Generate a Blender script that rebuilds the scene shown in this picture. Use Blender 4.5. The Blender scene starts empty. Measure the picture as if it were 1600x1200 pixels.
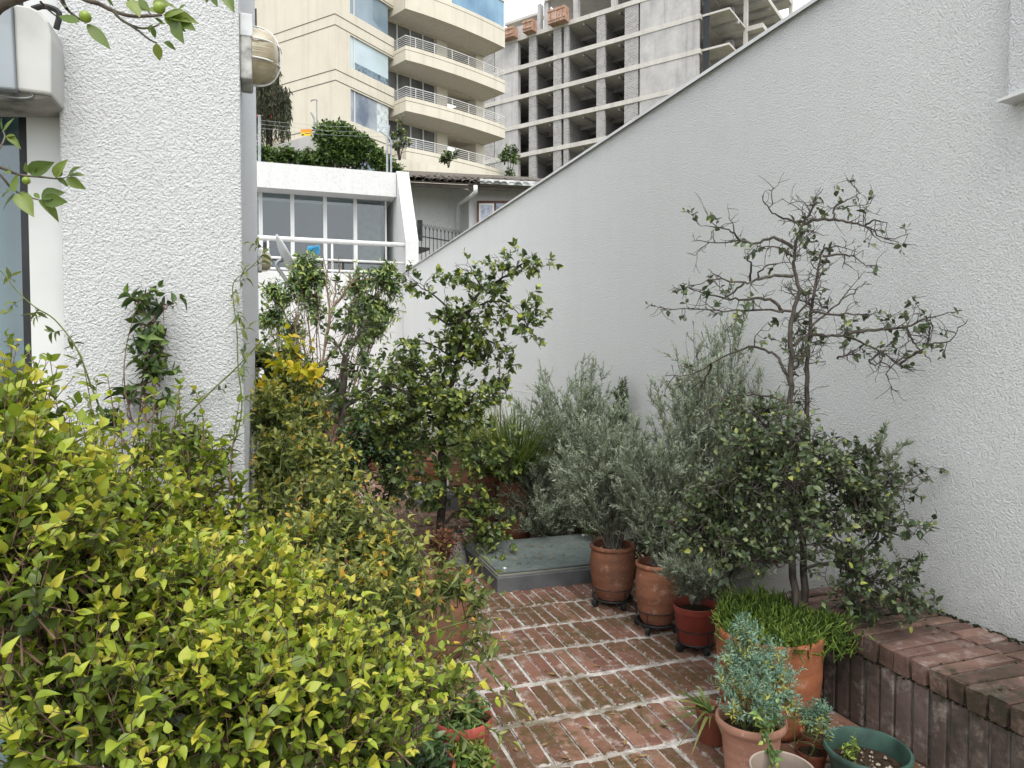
import bpy, math, random
import numpy as np
from mathutils import Vector, Matrix

# ---------------------------------------------------------------- camera
scene = bpy.context.scene
COL = scene.collection
YAW, PITCH, CH, FPX = math.radians(18.6), math.radians(-2.0), 1.55, 1110.0
cam_data = bpy.data.cameras.new('camera')
cam = bpy.data.objects.new('camera', cam_data)
COL.objects.link(cam)
cam.location = (0, 0, CH)
cam.rotation_euler = (math.pi / 2 + PITCH, 0, -YAW)
cam_data.sensor_width = 36.0
cam_data.lens = FPX / 1600 * 36.0
cam_data.clip_start = 0.05
cam_data.clip_end = 2000
scene.camera = cam

# ---------------------------------------------------------------- sky, sun, exposure
SUN_EL, SUN_AZ = math.radians(58), math.radians(183)      # azimuth: clockwise from +Y
world = bpy.data.worlds.new('World')
scene.world = world
world.use_nodes = True
wn, wl = world.node_tree.nodes, world.node_tree.links
wn.clear()
wout = wn.new('ShaderNodeOutputWorld')
sky = wn.new('ShaderNodeTexSky')
sky.sky_type = 'NISHITA'
sky.sun_disc = False
sky.sun_elevation = SUN_EL
sky.sun_rotation = SUN_AZ
sky.dust_density = 3.0
bg1 = wn.new('ShaderNodeBackground'); bg1.inputs[1].default_value = 0.12
wl.new(sky.outputs[0], bg1.inputs[0])
# overcast cloud deck: soft white-grey clouds over the blue
tc = wn.new('ShaderNodeTexCoord')
wnoise = wn.new('ShaderNodeTexNoise'); wnoise.inputs['Scale'].default_value = 2.2
wnoise.inputs['Detail'].default_value = 6
wramp = wn.new('ShaderNodeValToRGB')
wramp.color_ramp.elements[0].position = 0.3; wramp.color_ramp.elements[0].color = (0.80, 0.86, 0.92, 1)
wramp.color_ramp.elements[1].position = 0.7; wramp.color_ramp.elements[1].color = (1.0, 1.0, 1.0, 1)
wl.new(tc.outputs['Generated'], wnoise.inputs['Vector'])
wl.new(wnoise.outputs[0], wramp.inputs[0])
bg2 = wn.new('ShaderNodeBackground'); bg2.inputs[1].default_value = 1.15
wl.new(wramp.outputs[0], bg2.inputs[0])
wmix = wn.new('ShaderNodeMixShader'); wmix.inputs[0].default_value = 0.86
wl.new(bg1.outputs[0], wmix.inputs[1]); wl.new(bg2.outputs[0], wmix.inputs[2])
wl.new(wmix.outputs[0], wout.inputs[0])

sun_data = bpy.data.lights.new('sun', 'SUN')
sun_data.energy = 1.5
sun_data.angle = math.radians(40)
sun_data.color = (1.0, 0.96, 0.9)
sun = bpy.data.objects.new('sun', sun_data)
COL.objects.link(sun)
_sd = Vector((math.sin(SUN_AZ) * math.cos(SUN_EL), math.cos(SUN_AZ) * math.cos(SUN_EL), math.sin(SUN_EL)))
sun.rotation_euler = _sd.to_track_quat('Z', 'Y').to_euler()

scene.view_settings.view_transform = 'Standard'
scene.view_settings.look = 'None'
scene.view_settings.exposure = 0.92
scene.view_settings.gamma = 1.0
scene.view_settings.use_curve_mapping = False
scene.render.engine = 'CYCLES'
scene.cycles.max_bounces = 5
scene.cycles.diffuse_bounces = 2
scene.cycles.glossy_bounces = 2
scene.cycles.transmission_bounces = 4
scene.cycles.transparent_max_bounces = 5
scene.cycles.use_adaptive_sampling = True
scene.cycles.adaptive_threshold = 0.02
scene.cycles.use_denoising = True

# ---------------------------------------------------------------- measuring helpers
_F = np.array([math.sin(YAW) * math.cos(PITCH), math.cos(YAW) * math.cos(PITCH), math.sin(PITCH)])
_R = np.array([math.cos(YAW), -math.sin(YAW), 0.0])
_U = np.cross(_R, _F)
_C = np.array([0, 0, CH])
def ray(px, py):
    return _F + (px - 800) / FPX * _R - (py - 600) / FPX * _U
def at(px, py, d):
    """world point seen at photo pixel (px,py) at depth d metres along the view axis"""
    return _C + ray(px, py) * d
def floor_at(px, py, z=0.0):
    r = ray(px, py); return _C + r * ((z - CH) / r[2])
def on_x(px, py, X):
    r = ray(px, py); return _C + r * (X / r[0])
def on_y(px, py, Y):
    r = ray(px, py); return _C + r * (Y / r[1])
def proj(P):
    P = np.asarray(P, float) - _C
    d = P @ _F
    return 800 + FPX * (P @ _R) / d, 600 - FPX * (P @ _U) / d, d

# ---------------------------------------------------------------- tagging
def tag(o, label=None, cat=None, group=None, kind=None):
    if label: o['label'] = label
    if cat: o['category'] = cat
    if group: o['group'] = group
    if kind: o['kind'] = kind
    return o
def thing(name, label, cat, loc=(0, 0, 0), rz=0.0, group=None):
    o = bpy.data.objects.new(name, None)
    COL.objects.link(o)
    o.empty_display_size = 0.1
    o.location = tuple(loc); o.rotation_euler = (0, 0, rz)
    return tag(o, label, cat, group)
def link(name, mesh, parent=None, mat=None, loc=None):
    o = bpy.data.objects.new(name, mesh)
    COL.objects.link(o)
    if mat is not None and not mesh.materials: mesh.materials.append(mat)
    if parent is not None: o.parent = parent
    if loc is not None: o.location = tuple(loc)
    return o
def copy_tree(o, parent=None):
    c = o.copy(); COL.objects.link(c); c.parent = parent
    for ch in list(o.children): copy_tree(ch, c)
    return c

# ---------------------------------------------------------------- mesh builder
class MB:
    """collects boxes, tubes, lathes; build() links ONE mesh object"""
    def __init__(self): self.v, self.f = [], []
    def add(self, v, f):
        n = len(self.v); self.v += [tuple(p) for p in v]; self.f += [tuple(i + n for i in q) for q in f]; return self
    def box(self, x0, x1, y0, y1, z0, z1):
        v = [(x0,y0,z0),(x1,y0,z0),(x1,y1,z0),(x0,y1,z0),(x0,y0,z1),(x1,y0,z1),(x1,y1,z1),(x0,y1,z1)]
        return self.add(v, [(0,3,2,1),(4,5,6,7),(0,1,5,4),(1,2,6,5),(2,3,7,6),(3,0,4,7)])
    def obox(self, o, a, b, c):
        """box from corner o with edge vectors a,b,c"""
        o, a, b, c = [np.asarray(t, float) for t in (o, a, b, c)]
        v = [o, o+a, o+a+b, o+b, o+c, o+a+c, o+a+b+c, o+b+c]
        fs = [(0,3,2,1),(4,5,6,7),(0,1,5,4),(1,2,6,5),(2,3,7,6),(3,0,4,7)]
        if np.dot(np.cross(a, b), c) < 0: fs = [q[::-1] for q in fs]
        return self.add(v, fs)
    def prism(self, poly, ext):
        """polygon (list of 3d points) extruded by vector ext"""
        n = len(poly); p = [np.asarray(q, float) for q in poly]; e = np.asarray(ext, float)
        nn = np.zeros(3)
        for i in range(n): nn += np.cross(p[i], p[(i+1) % n])
        fl = np.dot(nn, e) > 0
        v = p + [q + e for q in p]
        bot = tuple(range(n)); top = tuple(range(n, 2*n))
        fs = [bot[::-1], top] + [(i, (i+1) % n, n+(i+1) % n, n+i) for i in range(n)]
        if not fl: fs = [q[::-1] for q in fs]
        return self.add(v, fs)
    def tube(self, pts, r, n=8, cap=True, closed=False):
        pts = [np.asarray(p, float) for p in pts]
        m = len(pts)
        rr = list(r) if hasattr(r, '__len__') else [r] * m
        v, f = [], []
        prev = None
        for i, p in enumerate(pts):
            if closed: t = pts[(i+1) % m] - pts[i-1]
            else: t = pts[min(i+1, m-1)] - pts[max(i-1, 0)]
            t = t / (np.linalg.norm(t) + 1e-9)
            if prev is None:
                a = np.cross(t, (0, 0, 1.0))
                if np.linalg.norm(a) < 0.1: a = np.cross(t, (1.0, 0, 0))
            else: a = prev - t * np.dot(prev, t)
            a = a / (np.linalg.norm(a) + 1e-9); prev = a
            b = np.cross(t, a)
            for k in range(n):
                q = 2 * math.pi * k / n
                v.append(p + rr[i] * (math.cos(q) * a + math.sin(q) * b))
        for i in range(m if closed else m - 1):
            j = (i + 1) % m
            for k in range(n):
                l = (k + 1) % n
                f.append((i*n+k, i*n+l, j*n+l, j*n+k))
        if cap and not closed:
            f.append(tuple(range(n))[::-1]); f.append(tuple((m-1)*n + k for k in range(n)))
        return self.add(v, f)
    def lathe(self, prof, n=40, c=(0, 0, 0), sx=1.0, sy=1.0, axis='z'):
        v, f = [], []
        for (r, z) in prof:
            for k in range(n):
                q = 2 * math.pi * k / n
                v.append((c[0] + r*sx*math.cos(q), c[1] + r*sy*math.sin(q), c[2] + z))
        for i in range(len(prof) - 1):
            for k in range(n):
                l = (k + 1) % n
                f.append((i*n+k, i*n+l, (i+1)*n+l, (i+1)*n+k))
        if prof[0][0] > 1e-4: f.append(tuple(range(n))[::-1])
        return self.add(v, f)
    def disc(self, r, z, n=40, c=(0, 0), bump=0.0, rng=None, rings=6):
        v = [(c[0], c[1], z)]; f = []
        for i in range(1, rings + 1):
            for k in range(n):
                q = 2 * math.pi * k / n; rr = r * i / rings
                zz = z + (rng.uniform(-bump, bump) if rng and i < rings else 0)
                v.append((c[0] + rr*math.cos(q), c[1] + rr*math.sin(q), zz))
        for k in range(n): f.append((0, 1+k, 1+(k+1) % n))
        for i in range(rings - 1):
            for k in range(n):
                l = (k+1) % n
                f.append((1+i*n+k, 1+(i+1)*n+k, 1+(i+1)*n+l, 1+i*n+l))
        return self.add(v, f)
    def mesh(self, name, mat=None, smooth=False):
        m = bpy.data.meshes.new(name)
        m.from_pydata(self.v, [], self.f)
        if smooth:
            m.polygons.foreach_set('use_smooth', [True] * len(m.polygons))
        if mat is not None: m.materials.append(mat)
        m.update()
        return m
    def build(self, name, mat, parent=None, smooth=False, angle=None, bevel=0.0):
        o = link(name, self.mesh(name, mat, smooth), parent)
        if bevel:
            b = o.modifiers.new('bevel', 'BEVEL'); b.width = bevel; b.segments = 2
            b.limit_method = 'ANGLE'; b.angle_limit = math.radians(40)
        if smooth and angle:
            e = o.modifiers.new('edges', 'EDGE_SPLIT'); e.split_angle = math.radians(angle)
        return o

# ---------------------------------------------------------------- materials
class NT:
    def __init__(self, name):
        self.m = bpy.data.materials.new(name); self.m.use_nodes = True
        self.t = self.m.node_tree; self.n = self.t.nodes; self.l = self.t.links
        self.n.clear()
        self.out = self.n.new('ShaderNodeOutputMaterial')
    def node(self, t, **kw):
        nd = self.n.new('ShaderNode' + t)
        for k, v in kw.items():
            if k in nd.inputs: self.set(nd.inputs[k], v)
            else: setattr(nd, k, v)
        return nd
    def set(self, sock, v):
        if isinstance(v, bpy.types.NodeSocket): self.l.new(v, sock)
        else:
            if hasattr(sock.default_value, '__len__') and len(sock.default_value) == 4 and len(v) == 3: v = (*v, 1)
            sock.default_value = v
    def pos(self): return self.node('NewGeometry').outputs['Position']
    def noise(self, scale, detail=4, vec=None, rough=0.55, dist=0.0):
        nd = self.node('TexNoise', Scale=scale, Detail=detail, Roughness=rough, Distortion=dist)
        self.l.new(vec or self.pos(), nd.inputs['Vector'])
        return nd.outputs[0]
    def voro(self, scale, vec=None, feature='F1', smooth=None):
        nd = self.node('TexVoronoi', feature=feature)
        nd.inputs['Scale'].default_value = scale
        if smooth is not None and 'Smoothness' in nd.inputs: nd.inputs['Smoothness'].default_value = smooth
        self.l.new(vec or self.pos(), nd.inputs['Vector'])
        return nd.outputs['Distance']
    def scale(self, vec, s):
        nd = self.node('Mapping'); self.l.new(vec, nd.inputs['Vector']); nd.inputs['Scale'].default_value = s
        return nd.outputs[0]
    def ramp(self, fac, stops, interp='LINEAR'):
        nd = self.node('ValToRGB'); cr = nd.color_ramp; cr.interpolation = interp
        while len(cr.elements) < len(stops): cr.elements.new(0.5)
        for e, (p, c) in zip(cr.elements, stops):
            e.position = p; e.color = (*c, 1) if len(c) == 3 else c
        self.l.new(fac, nd.inputs[0]); return nd.outputs[0]
    def mask(self, fac, lo, hi):
        nd = self.node('MapRange'); nd.inputs[1].default_value = lo; nd.inputs[2].default_value = hi
        self.l.new(fac, nd.inputs[0]); return nd.outputs[0]
    def mix(self, fac, a, b, mode='MIX'):
        nd = self.node('MixRGB', blend_type=mode)
        self.set(nd.inputs[0], fac); self.set(nd.inputs[1], a); self.set(nd.inputs[2], b)
        return nd.outputs[0]
    def math(self, op, a, b=0.0):
        nd = self.node('Math', operation=op); self.set(nd.inputs[0], a); self.set(nd.inputs[1], b); return nd.outputs[0]
    def bump(self, h, strength=0.5, dist=0.01, normal=None):
        nd = self.node('Bump'); nd.inputs['Strength'].default_value = strength; nd.inputs['Distance'].default_value = dist
        self.l.new(h, nd.inputs['Height'])
        if normal: self.l.new(normal, nd.inputs['Normal'])
        return nd.outputs[0]
    def pbr(self, color, rough=0.6, normal=None, metal=0.0, spec=0.4, trans=0.0, ior=1.45, **kw):
        p = self.node('BsdfPrincipled')
        self.set(p.inputs['Base Color'], color); self.set(p.inputs['Roughness'], rough)
        p.inputs['Metallic'].default_value = metal
        p.inputs['Specular IOR Level'].default_value = spec
        p.inputs['Transmission Weight'].default_value = trans
        p.inputs['IOR'].default_value = ior
        if normal: self.l.new(normal, p.inputs['Normal'])
        return p
    def done(self, shader):
        self.l.new(shader.outputs[0] if hasattr(shader, 'outputs') else shader, self.out.inputs[0]); return self.m

def plain(name, col, rough=0.5, metal=0.0, spec=0.4, var=0.12, scale=6.0, bump=0.0):
    t = NT(name)
    n = t.noise(scale, 5)
    dark = tuple(c * (1 - 2.2*var) for c in col)
    lite = tuple(min(1, c * (1 + var)) for c in col)
    c = t.ramp(n, [(0.3, dark), (0.5, col), (0.7, lite)])
    nm = t.bump(t.noise(scale * 14, 3), bump, 0.004) if bump else None
    return t.done(t.pbr(c, rough, nm, metal, spec))

def stucco(name, col, cell, strength, dist, stain=0.25, streak=True, foot=0.0):
    t = NT(name)
    p = t.pos()
    h = t.noise(cell, 2.6, None, 0.62)
    h = t.mask(h, 0.2, 0.8)
    nm = t.bump(h, strength, dist)
    stk = t.noise(1.0, 3, t.scale(p, (4.0, 4.0, 0.45)), 0.6)
    dirt = tuple(c * k for c, k in zip(col, (0.74, 0.73, 0.70)))
    c = t.mix(t.math('MULTIPLY', t.mask(stk, 0.42, 0.78), stain), col, dirt)
    if foot:                                         # damp and splash dirt at the foot of the wall, ragged upper edge
        sz = t.node('SeparateXYZ'); t.l.new(p, sz.inputs[0])
        z = t.math('SUBTRACT', sz.outputs[2], t.math('MULTIPLY', t.noise(3.5, 5, None, 0.65), 0.75))
        c = t.mix(t.math('MULTIPLY', t.mask(z, 0.22, -0.15), foot), c, (0.26, 0.25, 0.20))
    pit = t.mask(h, 0.42, 0.15)                       # darker colour in the pits of the texture
    c = t.mix(t.math('MULTIPLY', pit, 0.3), c, tuple(k * 0.5 for k in col))
    return t.done(t.pbr(c, 0.85, nm, spec=0.2))

def leaf_mat(name, stops, rough=0.42, transl=0.28, spec=0.45):
    t = NT(name)
    a = t.node('Attribute', attribute_name='tone')
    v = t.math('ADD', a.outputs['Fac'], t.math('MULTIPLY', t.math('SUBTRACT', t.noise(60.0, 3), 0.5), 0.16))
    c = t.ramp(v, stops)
    c = t.mix(t.math('MULTIPLY', t.mask(t.noise(210.0, 2), 0.68, 0.76), 0.4), c, (0.10, 0.065, 0.02))
    p = t.pbr(c, rough, None, spec=spec)
    tr = t.node('BsdfTranslucent')
    t.l.new(t.mix(0.5, c, (0.9, 1.0, 0.35), 'MULTIPLY'), tr.inputs[0])
    mx = t.node('MixShader'); mx.inputs[0].default_value = transl
    t.l.new(p.outputs[0], mx.inputs[1]); t.l.new(tr.outputs[0], mx.inputs[2])
    return t.done(mx)

def bark_mat(name, a, b, moss=None, scale=40):
    t = NT(name)
    n = t.noise(scale, 5, t.scale(t.pos(), (1, 1, 0.35)))
    c = t.ramp(n, [(0.35, a), (0.65, b)])
    if moss: c = t.mix(t.mask(t.noise(18, 4), 0.55, 0.7), c, moss)
    return t.done(t.pbr(c, 0.85, t.bump(n, 0.6, 0.004), spec=0.2))

def terracotta(name, col, pale=0.3, dark=0.35):
    t = NT(name)
    p = t.pos()
    band = t.noise(3.0, 4, t.scale(p, (1.2, 1.2, 7.0)), 0.6)
    c = t.ramp(band, [(0.3, tuple(k * 0.72 for k in col)), (0.55, col), (0.75, tuple(min(1, k * 1.2) for k in col))])
    c = t.mix(t.math('MULTIPLY', t.mask(t.noise(14, 6, None, 0.7), 0.56, 0.72), pale), c, (0.55, 0.42, 0.33))
    c = t.mix(t.math('MULTIPLY', t.mask(t.noise(5, 6, None, 0.65), 0.5, 0.75), dark), c, (0.10, 0.065, 0.045))
    c = t.mix(t.math('MULTIPLY', t.mask(t.noise(1.0, 4, t.scale(p, (9, 9, 1.6)), 0.7), 0.55, 0.75), dark), c, (0.12, 0.09, 0.06))
    c = t.mix(t.math('MULTIPLY', t.mask(t.noise(60, 2), 0.66, 0.74), 0.35), c, (0.6, 0.52, 0.45))
    nm = t.bump(t.noise(70, 3), 0.35, 0.003)
    return t.done(t.pbr(c, 0.8, nm, spec=0.2))

def glass_mat(name, tint=(0.9, 0.95, 0.95), rough=0.02):
    t = NT(name)
    g = t.node('BsdfGlossy'); g.inputs['Roughness'].default_value = rough
    tr = t.node('BsdfTransparent'); tr.inputs[0].default_value = (*tint, 1)
    fr = t.node('LayerWeight'); fr.inputs[0].default_value = 0.5
    mx = t.node('MixShader'); t.l.new(t.math('ADD', t.math('MULTIPLY', t.math('POWER', fr.outputs['Facing'], 4.0), 0.8), 0.10), mx.inputs[0])
    t.l.new(tr.outputs[0], mx.inputs[1]); t.l.new(g.outputs[0], mx.inputs[2])
    return t.done(mx)

def concrete(name, a, b, streak=0.5):
    t = NT(name)
    p = t.pos()
    n = t.noise(0.8, 6, None, 0.65)
    s = t.noise(1.0, 5, t.scale(p, (2.2, 2.2, 0.14)), 0.65)
    c = t.ramp(n, [(0.3, a), (0.7, b)])
    c = t.mix(t.math('MULTIPLY', t.mask(s, 0.5, 0.72), streak), c, tuple(k * 0.5 for k in a))
    return t.done(t.pbr(c, 0.9, t.bump(t.noise(30, 4), 0.3, 0.01), spec=0.15))

def brick_mat(name, moss=0.6, pale=0.5, base=((0.20, 0.085, 0.055), (0.30, 0.13, 0.085), (0.38, 0.19, 0.13)), mossc=(0.088, 0.060, 0.022), smear=None):
    t = NT(name)
    r = t.node('ObjectInfo').outputs['Random']
    n = t.noise(22, 6, None, 0.65)
    c = t.ramp(t.math('ADD', t.math('MULTIPLY', r, 0.55), t.math('MULTIPLY', n, 0.5)), [(0.25, base[0]), (0.5, base[1]), (0.85, base[2])])
    # lime bloom
    c = t.mix(t.math('MULTIPLY', t.mask(t.noise(9, 5, None, 0.75), 0.53, 0.66), pale), c, (0.50, 0.44, 0.39))
    c = t.mix(t.math('MULTIPLY', t.mask(t.noise(70, 3), 0.62, 0.72), 0.5), c, (0.09, 0.05, 0.035))
    # moss and damp, patchy
    mm = t.math('MULTIPLY', t.mask(t.noise(2.6, 4, None, 0.62), 0.42, 0.56), t.mask(t.noise(24, 3, None, 0.7), 0.32, 0.56))
    c = t.mix(t.math('MULTIPLY', mm, moss), c, mossc)
    if smear:      # old mortar smeared raggedly over the brick's arrises; smear = brick size in metres
        g = t.node('TexCoord').outputs['Generated']; sp = t.node('SeparateXYZ'); t.l.new(g, sp.inputs[0])
        ex = t.math('MULTIPLY', t.math('MINIMUM', sp.outputs[0], t.math('SUBTRACT', 1.0, sp.outputs[0])), smear[0])
        ey = t.math('MULTIPLY', t.math('MINIMUM', sp.outputs[1], t.math('SUBTRACT', 1.0, sp.outputs[1])), smear[1])
        e = t.math('ADD', t.math('MINIMUM', ex, t.math('MULTIPLY', ey, 0.7)), t.math('MULTIPLY', t.math('SUBTRACT', t.noise(38, 4, None, 0.75), 0.5), 0.05))
        c = t.mix(t.math('MULTIPLY', t.mask(e, 0.005, -0.001), 0.85), c, t.ramp(n, [(0.35, (0.30, 0.27, 0.24)), (0.65, (0.60, 0.58, 0.55))]))
    nm = t.bump(t.noise(60, 5, None, 0.75), 0.85, 0.007)
    return t.done(t.pbr(c, t.math('SUBTRACT', 0.85, t.math('MULTIPLY', mm, 0.15)), nm, spec=0.3))

M = {}
M['stucco_house'] = stucco('stucco_house', (0.66, 0.67, 0.675), 120, 1.0, 0.0115, 0.14, True)
M['stucco_wall'] = stucco('stucco_wall', (0.79, 0.80, 0.79), 130, 1.0, 0.0115, 0.12, True, 0.5)
M['plaster'] = stucco('plaster', (0.61, 0.61, 0.605), 18, 0.25, 0.01, 0.30)
M['plaster_grey'] = stucco('plaster_grey', (0.62, 0.62, 0.62), 12, 0.2, 0.01, 0.35)
M['cream'] = concrete('cream_render', (0.59, 0.545, 0.45), (0.65, 0.605, 0.51), 0.25)
M['concrete'] = concrete('raw_concrete', (0.34, 0.33, 0.325), (0.50, 0.485, 0.47), 0.45)
M['slab'] = concrete('slab_concrete', (0.44, 0.42, 0.39), (0.57, 0.545, 0.50), 0.30)
M['joint'] = plain('joint_dark', (0.12, 0.10, 0.08), 0.9)  # dark brown of the scored joint lines
M['white_metal'] = plain('white_metal', (0.66, 0.66, 0.65), 0.45, 0, 0.4, 0.06)
M['white_frame'] = plain('white_frame', (0.60, 0.61, 0.60), 0.5, 0, 0.3, 0.05, 2.0)
M['grey_metal'] = plain('grey_metal', (0.30, 0.32, 0.33), 0.45, 0.6, 0.5, 0.15)
M['dark_metal'] = plain('dark_metal', (0.028, 0.028, 0.03), 0.5, 0.3, 0.5, 0.2)
M['black_rubber'] = plain('black_rubber', (0.018, 0.018, 0.018), 0.6)
M['glass'] = glass_mat('window_glass', (0.72, 0.78, 0.80))
M['dark_room'] = plain('dark_room', (0.035, 0.038, 0.042), 0.9)  # near-black puts the shade of unlit interiors into the colour
M['soil'] = plain('soil', (0.055, 0.038, 0.026), 0.95, 0, 0.1, 0.3, 45, 1.0)
M['terracotta'] = terracotta('terracotta', (0.27, 0.115, 0.068), .55, .65)
M['terracotta_orange'] = terracotta('terracotta_orange', (0.34, 0.125, 0.06), 0.4, 0.5)
M['terracotta_old'] = terracotta('terracotta_old', (0.26, 0.125, 0.08), 0.5, 0.6)
M['terracotta_peach'] = terracotta('terracotta_peach', (0.42, 0.22, 0.155), 0.5, 0.45)
M['plastic_red'] = plain('plastic_red', (0.22, 0.045, 0.03), 0.45, 0, 0.4, 0.12)
M['plastic_brown'] = plain('plastic_brown', (0.19, 0.058, 0.035), 0.5, 0, 0.4, 0.15)
M['plastic_pink'] = plain('plastic_pink', (0.42, 0.10, 0.075), 0.45, 0, 0.4, 0.12)
M['plastic_green'] = plain('plastic_green', (0.05, 0.10, 0.08), 0.5, 0, 0.4, 0.25)
M['plastic_taupe'] = plain('plastic_taupe', (0.30, 0.24, 0.20), 0.55, 0, 0.35, 0.15)
M['brick'] = brick_mat('floor_brick', 0.95, 0.55, ((0.13, 0.062, 0.044), (0.20, 0.098, 0.07), (0.28, 0.15, 0.11)), smear=(0.066, 0.30))
M['bench_brick'] = brick_mat('bench_brick', 0.85, 0.38, ((0.10, 0.062, 0.050), (0.155, 0.093, 0.076), (0.24, 0.145, 0.112)), (0.035, 0.034, 0.02))
def _mortar():
    t = NT('mortar')
    n = t.noise(26, 6, None, 0.7)
    c = t.ramp(n, [(0.3, (0.20, 0.175, 0.15)), (0.48, (0.42, 0.395, 0.365)), (0.66, (0.62, 0.60, 0.57))])
    mm = t.mask(t.noise(2.6, 4, None, 0.62), 0.46, 0.62)
    c = t.mix(t.math('MULTIPLY', mm, 0.8), c, (0.10, 0.08, 0.035))
    return t.done(t.pbr(c, 0.9, t.bump(n, 0.6, 0.006), spec=0.2))
M['mortar'] = _mortar()
M['bench_side'] = brick_mat('bench_side', 0.7, 0.5, ((0.085, 0.062, 0.054), (0.135, 0.098, 0.084), (0.20, 0.145, 0.125)), (0.035, 0.034, 0.022))
M['bench_mortar'] = plain('bench_mortar', (0.13, 0.115, 0.10), 0.95, 0, 0.15, 0.3, 20, 0.8)

BARK_GREY = bark_mat('bark_grey', (0.055, 0.045, 0.038), (0.17, 0.145, 0.12), (0.16, 0.17, 0.12))
BARK_DARK = bark_mat('bark_dark', (0.022, 0.019, 0.017), (0.075, 0.062, 0.05))
BARK_TAN = bark_mat('bark_tan', (0.14, 0.10, 0.065), (0.27, 0.20, 0.14))
TWIG_BROWN = bark_mat('twig_brown', (0.09, 0.055, 0.038), (0.20, 0.13, 0.09))
STEM_GREEN = bark_mat('stem_green', (0.07, 0.10, 0.03), (0.15, 0.18, 0.06))
# ---------------------------------------------------------------- plant library
def nrmz(a):
    return a / (np.linalg.norm(a, axis=-1, keepdims=True) + 1e-9)

def _leaf_template(w=0.52, fold=0.30, droop=0.18, detail=True):
    """leaf of unit length along +y, lying in xy, normal +z; returns verts, tris, tone offsets"""
    if detail:
        ym = [0.0, 0.28, 0.62, 1.0]
        ys = [0.07, 0.22, 0.42, 0.64, 0.84]; hw = [0.20, 0.42, 0.50, 0.40, 0.19]
        v = [(0, y, 0) for y in ym]
        for s in (-1, 1): v += [(s * h * w, y, h * w * fold) for y, h in zip(ys, hw)]
        v = np.array(v, float)
        v[:, 2] -= droop * v[:, 1] ** 2
        t = []
        for q, fl in ((4, False), (9, True)):
            a = [(0,1,q), (q,1,q+1), (q+1,1,q+2), (1,2,q+2), (q+2,2,q+3), (q+3,2,q+4), (2,3,q+4)]
            t += [x[::-1] for x in a] if fl else a
        tone = np.array([.05, .05, .04, .0] + [0.0, -.02, -.03, -.01, .02] * 2)
    else:
        v = np.array([(0,0,0), (0,.5,0), (0,1,0), (-.5*w,.45,.5*w*fold), (.5*w,.45,.5*w*fold)], float)
        v[:, 2] -= droop * v[:, 1] ** 2
        t = [(0,1,3), (1,2,3), (1,0,4), (2,1,4)]
        tone = np.zeros(5)
    return v, np.array(t, np.int32), tone
def _needle_template(w=0.12, droop=0.1):
    v = np.array([(-w*.3,0,0), (w*.3,0,0), (w*.5,.5,-droop*.25), (-w*.5,.5,-droop*.25), (0,1,-droop)], float)
    return v, np.array([(0,1,2), (0,2,3), (3,2,4)], np.int32), np.zeros(5)
def _blade_template(w=0.05, droop=0.5, seg=4):
    v, t = [], []
    for i in range(seg + 1):
        y = i / seg; h = w * .5 * (1 - y ** 2) + 0.002
        v += [(-h, y, -droop * y ** 2), (h, y, -droop * y ** 2)]
    for i in range(seg):
        a = 2 * i; t += [(a, a+1, a+3), (a, a+3, a+2)]
    return np.array(v, float), np.array(t, np.int32), np.array([0.04*(i//2) for i in range(2*seg+2)])

def np_mesh(name, V, T, mat, tone=None, smooth=True):
    m = bpy.data.meshes.new(name)
    V = np.ascontiguousarray(V, np.float32).reshape(-1, 3); T = np.ascontiguousarray(T, np.int32)
    nl = T.shape[1]
    m.vertices.add(len(V)); m.vertices.foreach_set('co', V.ravel())
    m.loops.add(T.size); m.loops.foreach_set('vertex_index', T.ravel())
    m.polygons.add(len(T))
    m.polygons.foreach_set('loop_start', np.arange(0, T.size, nl, dtype=np.int32))
    m.polygons.foreach_set('loop_total', np.full(len(T), nl, np.int32))
    m.polygons.foreach_set('use_smooth', np.full(len(T), smooth, bool))
    if tone is not None:
        a = m.attributes.new('tone', 'FLOAT', 'POINT'); a.data.foreach_set('value', np.ascontiguousarray(tone, np.float32).ravel())
    if mat is not None: m.materials.append(mat)
    m.update(calc_edges=True); m.validate()
    return m

class Leaves:
    def __init__(self): self.P, self.A, self.N, self.S, self.T = [], [], [], [], []
    def add(self, p, a, n, s, t):
        self.P.append(p); self.A.append(a); self.N.append(n); self.S.append(s); self.T.append(t)
    def arrays(self):
        return [np.concatenate(x) for x in (self.P, self.A, self.N, self.S, self.T)]

def leaf_frames(A, N):
    A = nrmz(A); N = nrmz(N - A * np.sum(A * N, -1, keepdims=True)); X = np.cross(A, N)
    return X, A, N

def joined_leaves(name, tpl, P, A, N, S, Tn, mat, parent, origin):
    v, t, to = tpl
    X, A, N = leaf_frames(A, N)
    rv = np.random.default_rng(len(P)); cw = rv.uniform(.78, 1.18, (len(P), 1, 1)); cz = rv.uniform(-.2, 2.4, (len(P), 1, 1)); tw_ = rv.normal(0, .25, (len(P), 1, 1))
    vx, vz = v[None, :, 0, None] * cw, v[None, :, 2, None] * cz + v[None, :, 0, None] * v[None, :, 1, None] * tw_
    V = P[:, None, :] - origin + S[:, None, None] * (vx * X[:, None] + v[None, :, 1, None] * A[:, None] + vz * N[:, None])
    k = len(v); n = len(P)
    T = (t[None] + (np.arange(n) * k)[:, None, None]).reshape(-1, 3)
    tone = Tn[:, None] + to[None]
    o = link(name, np_mesh(name, V, T, mat, tone), parent)
    o['kind'] = 'stuff'
    return o

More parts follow.
